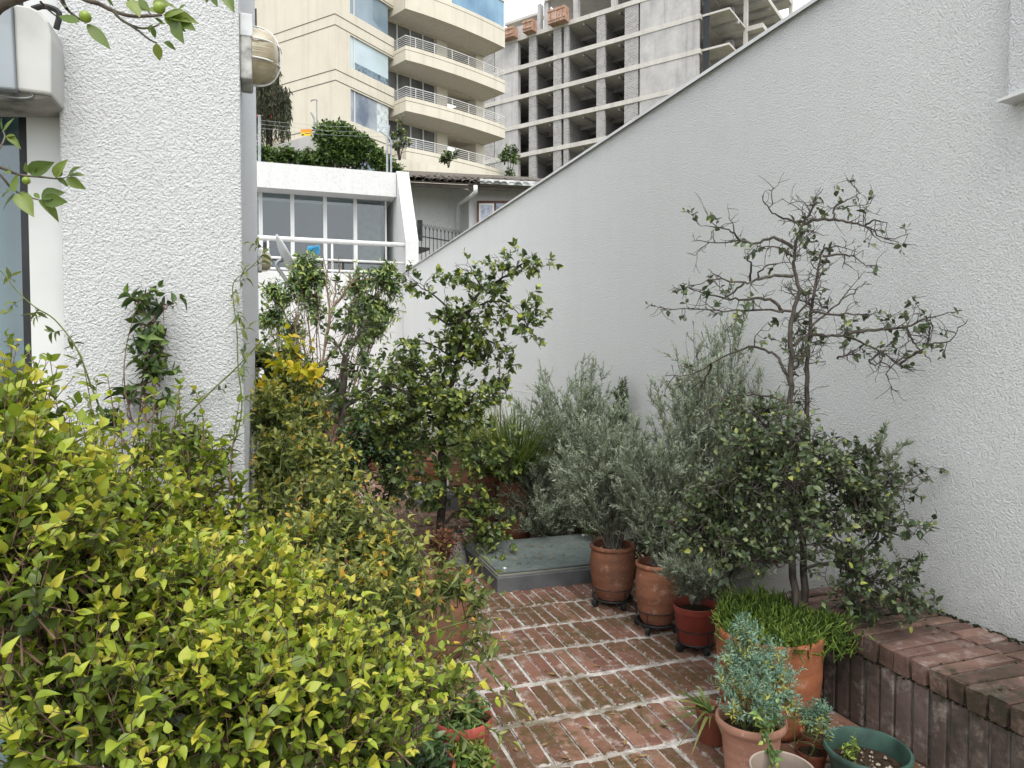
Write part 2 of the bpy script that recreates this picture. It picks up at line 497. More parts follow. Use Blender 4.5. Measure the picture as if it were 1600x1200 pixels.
def dress(root, lv, tpl, mat, origin, n_single=0, part='leaf', rest='foliage'):
    """the largest leaves in view become parts of their own, the rest ONE stuff part"""
    P, A, N, S, Tn = lv.arrays() if isinstance(lv, Leaves) else lv
    origin = np.asarray(origin, float)
    idx = np.arange(len(P))
    if n_single:
        D = P - _C; d = D @ _F
        x = (D @ _R) / np.maximum(d, .05); y = (D @ _U) / np.maximum(d, .05)
        inside = (np.abs(x) < 0.72) & (np.abs(y) < 0.54) & (d > 0.2)
        score = np.where(inside, S / np.maximum(d, .1), 0)
        order = np.argsort(-score)
        single = order[:n_single]; single = single[score[single] > 0]
        keep = np.ones(len(P), bool); keep[single] = False; idx = idx[keep]
        v, t, to = tpl
        variants = {}
        X, AA, NN = leaf_frames(A[single], N[single])
        for j, i in enumerate(single):
            q = int(np.clip(round(float(Tn[i]) * 12), 0, 12))
            q = (q, j % 4)
            if q not in variants:
                vv = v * np.array([(1.0, .86, 1.1, .95)[q[1]], 1, (1.0, .2, 1.9, 2.6)[q[1]]]); vv[:, 2] += v[:, 0] * v[:, 1] * (0, .3, -.3, .15)[q[1]]
                variants[q] = np_mesh(part, vv, t, mat, q[0] / 12.0 + to)
            o = bpy.data.objects.new(part, variants[q]); COL.objects.link(o); o.parent = root
            s = float(S[i]); x_, a_, n_ = X[j] * s, AA[j] * s, NN[j] * s; p = P[i] - origin
            o.matrix_local = Matrix(((x_[0], a_[0], n_[0], p[0]), (x_[1], a_[1], n_[1], p[1]), (x_[2], a_[2], n_[2], p[2]), (0, 0, 0, 1)))
    if len(idx):
        joined_leaves(rest, tpl, P[idx], A[idx], N[idx], S[idx], Tn[idx], mat, root, origin)

def np_tubes(polys, sides=5):
    """list of (pts(n,3), radii(n)) -> V,quads"""
    Vs, Qs = [], []; off = 0
    q = np.arange(sides) * 2 * math.pi / sides
    cs, sn = np.cos(q)[None, :, None], np.sin(q)[None, :, None]
    for pts, r in polys:
        pts = np.asarray(pts, float); n = len(pts); r = np.asarray(r, float)
        t = nrmz(np.gradient(pts, axis=0))
        ref = np.array([0.31, 0.17, 0.93]) if abs(t[0] @ np.array([0.31, 0.17, 0.93])) < 0.9 else np.array([1.0, 0, 0])
        a = nrmz(np.cross(t, ref)); b = np.cross(t, a)
        V = pts[:, None] + r[:, None, None] * (cs * a[:, None] + sn * b[:, None])
        Vs.append(V.reshape(-1, 3))
        i = np.arange(n - 1)[:, None] * sides; k = np.arange(sides)[None]; l = (k + 1) % sides
        Qs.append(np.stack([i + k, i + l, i + sides + l, i + sides + k], -1).reshape(-1, 4) + off)
        off += n * sides
    return np.concatenate(Vs), np.concatenate(Qs)

def limb_mesh(name, polys, mat, parent, origin, sides=6, stuff=False):
    V, Q = np_tubes(polys, sides)
    o = link(name, np_mesh(name, V - np.asarray(origin, float), Q, mat), parent)
    if stuff: o['kind'] = 'stuff'
    return o

def smooth_line(pts, per=4):
    """Catmull-Rom through the points"""
    p = np.asarray(pts, float)
    if len(p) < 3: return p
    q = np.vstack([2 * p[0] - p[1], p, 2 * p[-1] - p[-2]])
    out = []
    for i in range(1, len(q) - 2):
        for t in np.linspace(0, 1, per, endpoint=False):
            a, b, c, d = q[i-1], q[i], q[i+1], q[i+2]
            out.append(0.5 * (2*b + (c-a)*t + (2*a-5*b+4*c-d)*t*t + (3*b-a-3*c+d)*t**3))
    out.append(p[-1])
    return np.array(out)

def px_line(pts, depth, depth_end=None, per=4, wob=0.0, rng=None):
    """smooth limb through photo pixels; the depth runs from depth to depth_end"""
    n = len(pts); de = depth if depth_end is None else depth_end
    P = [at(x, y, depth + (de - depth) * i / max(1, n - 1)) for i, (x, y) in enumerate(pts)]
    L = smooth_line(P, per)
    if wob and rng is not None: L[1:-1] += rng.normal(0, wob, L[1:-1].shape)
    return L

def sprigs(B, D, L, rng, k=4, bend=0.25, up=0.0):
    """N curved twigs as array (N,k,3)"""
    N = len(B); out = np.zeros((N, k, 3)); out[:, 0] = B; d = nrmz(D)
    for i in range(1, k):
        d = nrmz(d + rng.normal(0, bend, (N, 3)) + np.array([0, 0, up]))
        out[:, i] = out[:, i-1] + d * (L / (k - 1))[:, None]
    return out

def along(S, t):
    """points and tangents at parameter t (N,) on sprigs (N,k,3)"""
    k = S.shape[1]; f = np.clip(t, 0, .999) * (k - 1); i = f.astype(int); u = (f - i)[:, None]
    r = np.arange(len(S))
    a, b = S[r, i], S[r, i + 1]
    return a + (b - a) * u, nrmz(b - a)

def leaves_on(lv, S, per, size, rng, tone=(0.3, 0.8), spread=1.0, start=0.15, jitter=0.35, opposite=True, flat=0.6, tipsize=0.75, sizevar=0.25, tone_noise=0.12):
    """leaves along each sprig; tone goes from old (base) to young (tip)"""
    N = len(S)
    phase = rng.uniform(0, 2 * math.pi, N)
    upv = np.array([0, 0, 1.0])
    stone = rng.normal(0, tone_noise, N)
    for j in range(per):
        t = np.full(N, start + (1 - start) * ((j // 2 * 2 + 1 if opposite else j + .5) / per)) + rng.uniform(-.03, .03, N)
        if j >= per - (2 if opposite else 1): t[:] = 0.998
        P, T = along(S, np.clip(t, 0, .999))
        if opposite: ang = phase + (j // 2) * math.pi / 2 * 1.1 + (j % 2) * math.pi
        else: ang = phase + j * 2.4
        a = np.cross(T, upv) + 1e-3; a = nrmz(a); b = np.cross(a, T)
        rad = a * np.cos(ang)[:, None] + b * np.sin(ang)[:, None]
        sp = spread * (1 - 0.35 * j / per)
        A = nrmz(T * math.cos(sp) + rad * math.sin(sp) + rng.normal(0, jitter, (N, 3)) * .5)
        Nn = upv * flat + T * (1 - flat) + rng.normal(0, jitter, (N, 3))
        fr = j / max(1, per - 1)
        s = size * (1 - (1 - tipsize) * fr) * (1 + rng.normal(0, sizevar, N)).clip(.45, 1.6)
        tn = tone[0] + (tone[1] - tone[0]) * fr + stone + rng.normal(0, tone_noise * .6, N)
        lv.add(P, A, Nn, s, np.clip(tn, 0, 1))

def fill_blobs(blobs, n, rng, length=(.1, .2), shell=0.45, up=0.5, flatten=1.0):
    """sprig bases and directions spread through a union of blobs [(centre, radius, weight)]"""
    c = np.array([b[0] for b in blobs]); r = np.array([b[1] for b in blobs]); w = np.array([(b[2] if len(b) > 2 else 1) * b[1] ** 2 for b in blobs])
    k = rng.choice(len(blobs), n, p=w / w.sum())
    d = nrmz(rng.normal(0, 1, (n, 3)))
    d[:, 2] = np.where(d[:, 2] < -0.5, -d[:, 2], d[:, 2])
    rad = r[k] * (shell + (1 - shell) * rng.uniform(0, 1, n) ** .6)
    B = c[k] + d * rad[:, None] * np.array([1, 1, flatten])
    D = nrmz(d * .8 + np.array([0, 0, up]) + rng.normal(0, .35, (n, 3)))
    L = rng.uniform(*length, n)
    return B - D * (L * .6)[:, None], D, L, c[k]

def px_blobs(lst):
    """[(px,py,depth,radius_in_px[,weight])] -> world blobs"""
    return [(at(x, y, d), rp * d / FPX, *(w or [1])) for x, y, d, rp, *w in lst]

def frame_at(P): return np.asarray(P, float)

def sprig_polys(S, r0, r1):
    k = S.shape[1]; r = np.linspace(r0, r1, k)
    return [(s, r) for s in S]

def twigs_off(lines, n, rng, length=(.05, .14), t0=.25, side=1.0, up=.35, out=.3):
    """twigs that leave a set of limb polylines; returns base, dir, length"""
    seg = []
    for ln in lines:
        m = len(ln)
        for i in range(int(m * t0), m - 1): seg.append((ln[i], ln[i+1], np.linalg.norm(ln[i+1] - ln[i])))
    w = np.array([s[2] for s in seg]); k = rng.choice(len(seg), n, p=w / w.sum())
    a = np.array([seg[i][0] for i in k]); b = np.array([seg[i][1] for i in k])
    B = a + (b - a) * rng.uniform(0, 1, (n, 1))
    D = nrmz(nrmz(b - a) * out + nrmz(rng.normal(0, 1, (n, 3))) * side + np.array([0, 0, up]))
    return B, D, rng.uniform(*length, n)
rng = np.random.default_rng(7)
random.seed(7)
# ================================================================ SETTING
def _terrain():
    n = 40; V = []; F = []
    xs = np.linspace(-160, 200, n); ys = np.linspace(-120, 260, n)
    for y in ys:
        for x in xs:
            z = -0.6
            if y > 18.6: z = 3.2 + min((y - 18.6) * 0.22, 14)
            V.append((x, y, z))
    for j in range(n - 1):
        for i in range(n - 1):
            a = j * n + i; F.append((a, a+1, a+n+1, a+n))
    m = MB().add(V, F)
    g = NT('ground_grass')
    mat = g.done(g.pbr(g.ramp(g.noise(0.6, 6), [(0.3, (0.05, 0.06, 0.025)), (0.7, (0.13, 0.12, 0.07))]), 0.95, spec=0.1))
    tag(m.build('hillside', mat), kind='structure')
_terrain()
gb = MB().add([(-600,-600,-0.7),(600,-600,-0.7),(600,600,-0.7),(-600,600,-0.7)], [(0,1,2,3)]).build('ground', plain('ground_far', (0.16,0.15,0.13), 0.95, 0, 0.1, 0.2, 0.3))
tag(gb, kind='structure')

# ---- terrace floor: mortar bed with bricks set in it
WALL_X, WALL_TOP, END_Y = 2.88, 3.53, 16.5
floor = MB().box(-3.2, WALL_X, -2.5, END_Y, -0.3, -0.0085).build('terrace_floor', M['mortar'])
tag(floor, kind='structure')
BL, BW, BT = 0.30, 0.064, 0.05
def brick_mesh(name, l, w, h, r, mat, jit=0.003, bev=0.006):
    """irregular bevelled brick centred in xy, top at z=0"""
    v, f = [], []
    def ring(dx, dy, z):
        out = []
        for sx, sy in ((-1,-1),(1,-1),(1,1),(-1,1)):
            out.append((sx * (l/2 - dx) , sy * (w/2 - dy), z))
        return out
    rings = [ring(0, 0, -h), ring(0, 0, -bev), ring(bev*.35, bev*.35, -bev*.35), ring(bev, bev, 0)]
    for R_ in rings:
        for p in R_: v.append(tuple(c + r.uniform(-jit, jit) * (1 if i < 2 else .35) for i, c in enumerate(p)))
    for k in range(3):
        for i in range(4):
            j = (i+1) % 4; f.append((k*4+i, k*4+j, (k+1)*4+j, (k+1)*4+i))
    f.append((12, 13, 14, 15))
    return MB().add(v, f).mesh(name, mat)
brick_vars = [brick_mesh('brick', BW, BL, BT, random, M['brick'], .0045, .007) for _ in range(14)]
cells = []
y = -1.2; row = 0
while y < END_Y - .3:
    x = WALL_X - 0.02 - random.uniform(0, .1)
    while x > -3.1:
        gap = random.uniform(.003, .017)
        cells.append((x - BW/2, y + BL/2)); x -= BW + gap
    y += BL + random.uniform(.026, .042); row += 1
def _skip(x, y):      # under the skylights and the bench
    return (x > 2.36 and y < 3.1)
cells = [c for c in cells if not _skip(*c)]
def _score(c):
    px, py, d = proj((c[0], c[1], 0))
    if d < .3 or px < 735 or px > 1420 or py > 1240 or py < 600: return 99
    return d
cells.sort(key=_score)
rest_v, rest_f = [], []
for i, (x, y) in enumerate(cells):
    rz = random.gauss(0, .012); z = random.uniform(-.004, .003)
    if i < 300:
        o = link('brick', random.choice(brick_vars), floor, loc=(x, y, z)); o.rotation_euler = (random.gauss(0, .006), random.gauss(0, .006), rz)
    elif y > 1.5 and x > -.3:
        m = random.choice(brick_vars); n = len(rest_v)
        rest_v += [(p.co.x + x, p.co.y + y, p.co.z + z) for p in m.vertices]
        rest_f += [tuple(q + n for q in pl.vertices) for pl in m.polygons]
br = MB().add(rest_v, rest_f).build('brick_field', M['brick'], floor); br['kind'] = 'stuff'

# drain grille let into the floor
dp = floor_at(708, 832)
t = thing('floor_drain', 'small dark slotted drain grille set in the brick floor', 'drain', (dp[0], dp[1], .002))
MB().box(-.11, .11, -.08, .08, -.03, .004).build('frame', M['grey_metal'], t)
for k in range(6): MB().box(-.09, .09, -.066 + k*.024, -.054 + k*.024, .0045, .007).build('slot', M['black_rubber'], t)

# ---- right boundary wall
bw = thing('boundary_wall', 'tall white stuccoed boundary wall running along the right side', 'wall', (WALL_X, 0, 0))
MB().box(0, .2, -4, END_Y - .01, -.4, WALL_TOP).build('wall_face', M['stucco_wall'], bw)
cp = MB()
cp.add([(-.028,-4,WALL_TOP-.012),(-.028,END_Y,WALL_TOP-.012),(-.028,END_Y,WALL_TOP+.012),(-.028,-4,WALL_TOP+.012),
        (.23,-4,WALL_TOP+.02),(.23,END_Y,WALL_TOP+.02),(0.,-4,WALL_TOP+.003),(0.,END_Y,WALL_TOP+.003)],
       [(0,1,2,3)[::-1],(3,2,5,4)[::-1],(0,6,7,1)[::-1]])
cp.build('metal_coping', plain('coping_metal', (.58,.58,.57), .45, .3, .4, .1, 3), bw)
crk = [(772,606),(800,610),(830,614),(852,622),(880,640)]
MB().tube(smooth_line([on_x(x, y, WALL_X - .0005) - np.array([WALL_X, 0, 0]) for x, y in crk], 4), .003, 4).build('crack', M['plaster_grey'], bw)
# bay that juts out of the wall, top right
by = on_x(1577, 80, 2.82)[1]; bz = on_x(1575, 158, 2.82)[2]
bay = thing('wall_bay', 'white stuccoed bay jutting from the wall at upper right corner', 'bay', (2.82, by, bz))
MB().box(0, .065, -3, 0, .02, 3).build('bay_face', M['stucco_house'], bay)
MB().add([(-.03,-3,0),(-.03,.025,0),(.06,.025,0),(.06,-3,0),(-.03,-3,.012),(-.03,.025,.012),(.06,.025,.025),(.06,-3,.025)],
         [(0,3,2,1)[::-1],(4,5,6,7)[::-1],(0,1,5,4)[::-1],(1,2,6,5)[::-1],(2,3,7,6)[::-1],(3,0,4,7)[::-1]]).build('drip_sill', M['white_metal'], bay)

# ---- brick bench against the wall
BX, BY0, BY1, BZ = 2.33, 0.5, 2.90, .40
bench = thing('brick_bench', 'mossy red brick ledge bench built along the right wall', 'bench', (BX, BY0, 0))
MB().box(.012, WALL_X - BX - .003, .012, BY1 - BY0 - .012, 0, BZ - .012).build('core', M['bench_mortar'], bench)
tops = [brick_mesh('brick', .36, .063, .085, random, M['bench_brick'], .006, .007) for _ in range(7)]
tops2 = [brick_mesh('brick', .17, .063, .085, random, M['bench_brick'], .006, .006) for _ in range(5)]
sides = [brick_mesh('brick', .30, .064, .04, random, M['bench_side'], .004, .006) for _ in range(7)]
yy = BY0 + .05
while yy < BY1 - .03:
    o = link('brick', random.choice(tops), bench, loc=(.172 - random.uniform(0, .008), yy - BY0, BZ + random.uniform(-.004, .004)))
    o.rotation_euler = (random.gauss(0, .012), random.gauss(0, .008), random.gauss(0, .012))
    o = link('brick', random.choice(tops2), bench, loc=(.45, yy - BY0 + random.uniform(-.01, .01), BZ + random.uniform(-.004, .004)))
    o.rotation_euler = (random.gauss(0, .012), random.gauss(0, .008), random.gauss(0, .02))
    o = link('brick', random.choice(sides), bench, loc=(random.uniform(-.004, .004), yy - BY0, .153))
    o.rotation_euler = (random.gauss(0, .008), -math.pi/2, random.gauss(0, .01))
    yy += .073 + random.uniform(0, .008)

def clumps(name, pts, smin, smax, mat, parent, flat=.5):
    v, f = [], []
    oct_ = [(0,0,1),(1,0,0),(0,1,0),(-1,0,0),(0,-1,0),(0,0,-1)]; fc = [(0,1,2),(0,2,3),(0,3,4),(0,4,1),(5,2,1),(5,3,2),(5,4,3),(5,1,4)]
    for p in pts:
        s_ = random.uniform(smin, smax); n0 = len(v)
        v += [(p[0] + a*s_*random.uniform(.6,1.4), p[1] + b*s_*random.uniform(.6,1.6), p[2] + c_*s_*flat*random.uniform(.6,1.3)) for a, b, c_ in oct_]
        f += [tuple(q + n0 for q in t_) for t_ in fc]
    o = MB().add(v, f).build(name, mat, parent); o['kind'] = 'stuff'; return o
moss_m = plain('moss_dark', (.030, .032, .014), .95, 0, .1, .35, 60, .8)
LB = BY1 - BY0
mp_ = [(random.gauss(.004, .004), random.uniform(0, LB), .308 + random.gauss(0, .006)) for _ in range(420)]
mp_ += [(WALL_X - BX - abs(random.gauss(0, .018)), random.uniform(0, LB), BZ + random.uniform(-.006, .003)) for _ in range(380)]
mp_ += [(random.uniform(.0, .5), random.uniform(0, LB), BZ - random.uniform(.004, .012)) for _ in range(260)]
clumps('moss_clumps', mp_, .004, .012, moss_m, bench, .5)
wl_ = [(WALL_X - abs(random.gauss(0, .02)), random.uniform(3.05, 12), random.uniform(-.006, .004)) for _ in range(500)]
clumps('moss_clumps', wl_, .006, .018, moss_m, floor, .4)
# ---- skylights
def skylight(label, px, py, w, l, h):
    p = floor_at(px, py)
    s = thing('skylight', label, 'skylight', (p[0], p[1], 0))
    cm = plain('skylight_curb', (.12, .125, .13), .7, 0, .3, .15, 5)
    k = MB().box(0, w, 0, l, -.01, h).build('curb', cm, s, bevel=.006)
    MB().box(.012, w - .012, .02, l - .02, h + .002, h + .012).build('gasket', plain('gasket_grime', (.22,.22,.19), .9), s)
    g = NT('skylight_glass')
    n = g.noise(2.6, 6, None, .7)
    c = g.ramp(n, [(.3, (.10, .125, .125)), (.55, (.17, .20, .195)), (.75, (.25, .275, .26))])
    gm = g.done(g.pbr(c, g.ramp(g.noise(3.5, 5), [(.35, (.12,)*3), (.7, (.4,)*3)]), spec=.6))
    MB().box(.02, w - .02, .035, l - .035, h + .016, h + .028).build('pane', gm, s, bevel=.002)
    for bx, byy in ((.085, .10), (w-.085, .10), (.085, l-.10), (w-.085, l-.10)):
        MB().lathe([(.013, 0), (.013, .006), (.009, .010), (0, .010)], 12, (bx, byy, h + .0285)).build('bolt', M['white_metal'], s, True)
    return s
skylight('flat grey glass skylight on low curb beside the path', 777, 926, 1.05, .86, .095)
skylight('smaller grey skylight half hidden behind the potted tree', 662, 800, .95, .7, .16)

# ---- own house: stuccoed pillar, window wall, shutter casing, lamps
PX0, PX1, PY0, PY1 = on_y(97, 400, 2.98)[0], on_y(377, 300, 2.98)[0], 2.98, 6.4
hw = thing('house_pillar', 'thick white stuccoed house pillar on the left', 'pillar', (PX1, PY0, 0))
MB().box(PX0 - PX1, 0, 0, PY1 - PY0, -.3, 6.2).build('stucco_face', M['stucco_house'], hw, bevel=.006)
ww = thing('window_wall', 'white framed window with pale blue curtain at left edge', 'window', (PX0, 3.06, 0))
fx = on_y(50, 400, 3.09)[0] - PX0
MB().box(fx, -.003, 0, .10, -.3, 3.2).build('jamb_panel', M['white_frame'], ww)
MB().box(fx - .03, fx - .003, .02, .12, -.3, 3.2).build('frame', M['dark_metal'], ww)
MB().box(-2.6, fx - .035, .06, .066, -.3, 3.2).build('pane', M['glass'], ww)
MB().box(-3, -.003, -.02, 1.0, 3.21, 6.2).build('lintel', M['plaster_grey'], ww)
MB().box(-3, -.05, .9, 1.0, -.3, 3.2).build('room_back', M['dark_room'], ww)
cv, cf = [], []
for i in range(141):
    x = -2.55 + i * (2.5 + fx) / 140
    q = i * .55
    yv = .12 + .035 * math.sin(q) + .018 * math.sin(q * .37 + 1)
    cv += [(PX0 + x, 3.06 + yv, 0.0), (PX0 + x, 3.06 + yv * .9 + .02, 3.15)]
    if i: cf.append((2*i-2, 2*i, 2*i+1, 2*i-1))
cu = MB().add(cv, cf).build('curtain', plain('curtain_blue', (.36, .47, .48), .9, 0, .1, .08), None, True)
tag(cu, 'pale blue green curtain hanging behind the left window', 'curtain')

# wall unit casing above the window
def uq(px, py, Y): return on_y(px, py, Y)
uo = uq(60, 160, 2.86)
un = thing('wall_unit', 'boxy grey and white casing mounted above the curtained window', 'wall unit', tuple(uo))
white_u = plain('unit_white', (.47, .47, .45), .45, 0, .4, .1, 3); grime = plain('unit_grime', (.24, .23, .21), .7, 0, .3, .3, 9)
MB().prism([uq(x, y, 2.82) - uo for x, y in ((26,140),(80,147),(80,58),(75,33),(62,17),(45,9),(20,5))], (0, .22, 0)).build('casing', white_u, un, bevel=.008)
MB().prism([uq(x, y, 2.80) - uo for x, y in ((-130,126),(24,140),(17,4),(-130,-20))], (0, .24, 0)).build('front_panel', plain('unit_grey', (.28, .31, .33), .4, .2, .4, .08), un, bevel=.006)
MB().prism([uq(x, y, 2.79) - uo for x, y in ((30,150),(36,167),(32,8),(26,7))], (0, .03, 0)).build('edge_trim', plain('unit_trim', (.50, .51, .50), .4), un) if False else None
MB().prism([uq(x, y, 2.84) - uo for x, y in ((-130,136),(24,141),(80,148),(80,153),(60,155),(-130,151))], (0, .2, 0)).build('base_tray', grime, un, bevel=.008)
tv_ = uq(22, 146, 2.835) - uo
MB().tube([tv_ + np.array([.055 * math.cos(q), 0, .014 * math.sin(q)]) for q in np.linspace(0, 2*math.pi, 25)[:-1]], .003, 6, closed=True).build('vent_ring', M['grey_metal'], un, True)
MB().tube(smooth_line([uq(x, y, 2.9) - uo for x, y in ((88,45),(92,20),(70,10),(50,14))]), .010, 8).build('cable', M['black_rubber'], un)

# bulkhead lamps
def bulkhead(label, loc, s=1.0):
    b = thing('bulkhead_lamp', label, 'wall lamp', loc, 0, 'bulkhead lamps on the house pillar')
    MB().box(0, .045*s, -.085*s, .085*s, -.125*s, .125*s).build('base', plain('lamp_base', (.42, .42, .40), .6, 0, .3, .3, 20), b, bevel=.008)
    MB().box(.0005, .0485*s, -.088*s, .088*s, .04*s, .128*s).build('cover_plate', plain('lamp_cover', (.58, .60, .60), .5, 0, .3, .1, 20), b, bevel=.004)
    v, f = [], []
    nu, nv = 14, 36
    for i in range(nu + 1):
        a = i / nu * math.pi / 2
        for k in range(nv):
            q = 2*math.pi*k/nv
            rib = 1 + .012 * math.cos(14 * a * 2)
            v.append((.045*s + .10*s * math.sin(a) ** .8, .078*s * math.cos(q) * math.cos(a) ** .55 * rib, .110*s * math.sin(q) * math.cos(a) ** .55 * rib))
    for i in range(nu):
        for k in range(nv):
            l = (k+1) % nv; f.append((i*nv+k, i*nv+l, (i+1)*nv+l, (i+1)*nv+k))
    g = NT('lamp_glass')
    cc = g.ramp(g.noise(14, 5), [(.3, (.30, .25, .15)), (.6, (.52, .46, .33))])
    MB().add(v, f).build('glass', g.done(g.pbr(cc, .25, g.bump(g.noise(1, 0, g.scale(g.pos(), (5, 5, 260))), .5, .003), spec=.6, trans=.25)), b, True)
    def hoop(z):
        pts = []
        for i in range(17):
            a = math.pi * i / 16
            w = math.sqrt(max(.05, 1 - (z/.115) ** 2))
            pts.append((.045*s + .106*s * math.sin(a) * w ** .5, -.084*s * math.cos(a) * w ** .4, z*s))
        return pts
    for z in (.04, -.035): MB().tube(hoop(z), .0035*s, 6).build('guard_bar', M['white_metal'], b, True)
    pts = []
    for i in range(21):
        a = math.pi * i / 20
        pts.append((.047*s + .106*s * math.sin(a) ** .7, 0, -.118*s * math.cos(a)))
    MB().tube(pts, .0038*s, 6).build('guard_bar', M['white_metal'], b, True)
    MB().lathe([(.0, 0), (.08*s, 0)], 4).build('seat', M['white_metal'], b) if False else None
    return b
lz = on_x(393, 86, PX1 + .045)
bulkhead('large bulkhead lamp with wire guard at pillar corner, upper left', (PX1, 3.10, on_y(400, 88, 3.1)[2]))
bulkhead('small distant bulkhead lamp beside the grey satellite dish', (PX1, 6.2, on_y(413, 408, 6.2)[2]), .72)

# dry leaves and crumbs blown about the paving
lt_v, lt_f = [], []
for i in range(150):
    if i < 120: p = floor_at(random.uniform(760, 1300), random.uniform(860, 1195), .003)
    else: q = floor_at(random.uniform(780, 900), random.uniform(850, 880), .13); p = np.array([q[0], q[1], .128])
    if p[0] > 2.3 and p[2] < .1: continue
    a = random.uniform(0, 6.28); l_ = random.uniform(.008, .026); w_ = l_ * random.uniform(.25, .45); n0 = len(lt_v); c_, s_ = math.cos(a), math.sin(a)
    for x_, y_, z_ in ((0,-l_,.001),(w_,0,.005),(0,l_,.002),(-w_,0,.004),(0,0,.0015)): lt_v.append((p[0] + x_*c_ - y_*s_, p[1] + x_*s_ + y_*c_, p[2] + z_))
    lt_f += [(n0, n0+1, n0+4), (n0+1, n0+2, n0+4), (n0+2, n0+3, n0+4), (n0+3, n0, n0+4)]
lo_ = MB().add(lt_v, lt_f).build('leaf_litter', plain('leaf_litter', (.22, .14, .06), .8, 0, .2, .5, 9))
tag(lo_, 'small dry leaves scattered over the brick paving', 'leaf litter', None, 'stuff')
# ================================================================ HOUSE WITH BALCONY at the end of the terrace
FY = END_Y
fh = thing('balcony_house', 'white house with railed balcony closing the end of terrace', 'house', (0, FY, 0))
def fxy(px, py, Y): p = on_y(px, py, Y); return p[0], p[2]
x_r, _ = fxy(632, 428, FY)
zb = fxy(560, 428, FY)[1]                                # balcony floor level
MB().box(-7, x_r + .45, 0, .25, -.4, zb).build('wall', M['plaster'], fh)
MB().box(-7, x_r + .45, .252, 2.6, zb - .25, zb - .01).build('balcony_slab', M['plaster'], fh)
WY = 1.75                                                 # window plane behind the railing
xw1, zt = fxy(604, 303, FY + WY)
MB().box(-7, x_r + .02, WY - .55, WY + 3, fxy(500, 299, FY + WY - .55)[1], fxy(450, 256, FY + WY - .55)[1]).build('roof_beam', M['plaster'], fh)
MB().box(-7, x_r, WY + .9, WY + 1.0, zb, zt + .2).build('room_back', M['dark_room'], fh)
edges = [fxy(p, 360, FY + WY)[0] for p in (340, 407.5, 457, 508, 555, 604)]
wz1 = fxy(500, 300, FY + WY)[1]
for i in range(5):
    pn = MB().box(edges[i] + .03, edges[i+1] - .03, WY, WY + .01, zb + .02, wz1 - .03).build('pane', M['glass'], fh)
    fr = MB()
    for xa, xb, za, zc in ((edges[i], edges[i] + .045, zb, wz1), (edges[i+1] - .045, edges[i+1] - .002, zb, wz1), (edges[i] + .046, edges[i+1] - .047, zb, zb + .05), (edges[i] + .046, edges[i+1] - .047, wz1 - .05, wz1)):
        fr.box(xa, xb, WY - .035, WY - .004, za, zc)
    fr.build('window_frame', M['white_frame'], fh)
cur = MB()
for i in range(60):
    a = edges[4] - .05 + i * .012; cur.add([(a, WY + .25 + .03 * (i % 2), zb), (a + .012, WY + .25 + .03 * ((i+1) % 2), zb), (a + .012, WY + .25 + .03 * ((i+1) % 2), wz1), (a, WY + .25 + .03 * (i % 2), wz1)], [(0,1,2,3)])
cur.build('curtain', plain('curtain_beige', (.42, .39, .35), .9), fh)
# slanted side fin
zf = fxy(628, 268, FY + WY - .55)[1]; zp = fxy(640, 376, FY)[1]
MB().prism([(x_r + .03, -.01, zb - .25), (x_r + .03, -.01, zp), (x_r + .03, WY - .55, zf), (x_r + .03, WY + 3, zf), (x_r + .03, WY + 3, zb - .25)], (.30, 0, 0)).build('slanted_fin', M['plaster'], fh)
# railing
z1 = fxy(500, 376, FY + .1)[1]
for z, r in ((z1, .055), (z1 - .42, .028), (z1 - .66, .028)):
    MB().tube([(-7, .12, z), (x_r + .04, .12, z)], r, 10).build('rail', M['white_metal'], fh, True)
for p in (419, 519, 557):
    x = fxy(p, 400, FY + .12)[0]
    MB().tube([(x, .12, zb), (x, .12, z1)], .026, 8).build('rail_post', M['white_metal'], fh, True)

# satellite dish on a mast
D = at(447, 402, 11.0)
ds = thing('satellite_dish', 'grey offset satellite dish with bright blue receiver on bent mast', 'satellite dish', (D[0], D[1], 0))
ax = nrmz(np.array([.80, .05, .42])); e1 = nrmz(np.cross(ax, (0, 0, 1))); e2 = np.cross(e1, ax)
v, f = [], []
for i in range(9):
    r = .34 * i / 8
    for k in range(32):
        q = 2*math.pi*k/32
        p = np.array([0, 0, D[2]]) + e1 * r * math.cos(q) * .9 + e2 * r * math.sin(q) * 1.08 + ax * (r*r*.75 - .05)
        v.append(p)
for i in range(8):
    for k in range(32):
        l = (k+1) % 32; f.append((i*32+k, i*32+l, (i+1)*32+l, (i+1)*32+k))
dm = MB().add(v, f).build('reflector', plain('dish_grey', (.42, .43, .44), .5, 0, .4, .08), ds, True)
sm = dm.modifiers.new('thick', 'SOLIDIFY'); sm.thickness = .012
lnb = at(492, 388, 10.9) - np.array([D[0], D[1], 0])
foot = np.array([0, 0, D[2]]) - e2 * .36 + ax * .02
MB().tube([foot, foot + (lnb - foot) * .9 - e2*.03], .014, 8).build('feed_arm', M['grey_metal'], ds)
w = nrmz(np.array([0, 0, D[2]]) - lnb)
blue = plain('lnb_blue', (.02, .22, .42), .4)
MB().tube([lnb - w*.07, lnb + w*.03, lnb + w*.04, lnb + w*.10], [.035, .035, .055, .055], 14).build('receiver', blue, ds, True, 40)
MB().tube([lnb - np.array([0,0,.10]) - w*.04, lnb - w*.04], .036, 10).build('receiver_box', blue, ds, True, 40)
mp = smooth_line([np.array([0,0,D[2]]) - ax*.05, np.array([0,0,D[2]]) - ax*.16 - np.array([0,0,.06]), np.array([.02,0,D[2]-.42]), np.array([-.12,0,D[2]-.62]), np.array([-.14,.0,0.0])])
MB().tube(mp, .03, 10).build('mast', M['grey_metal'], ds, True)

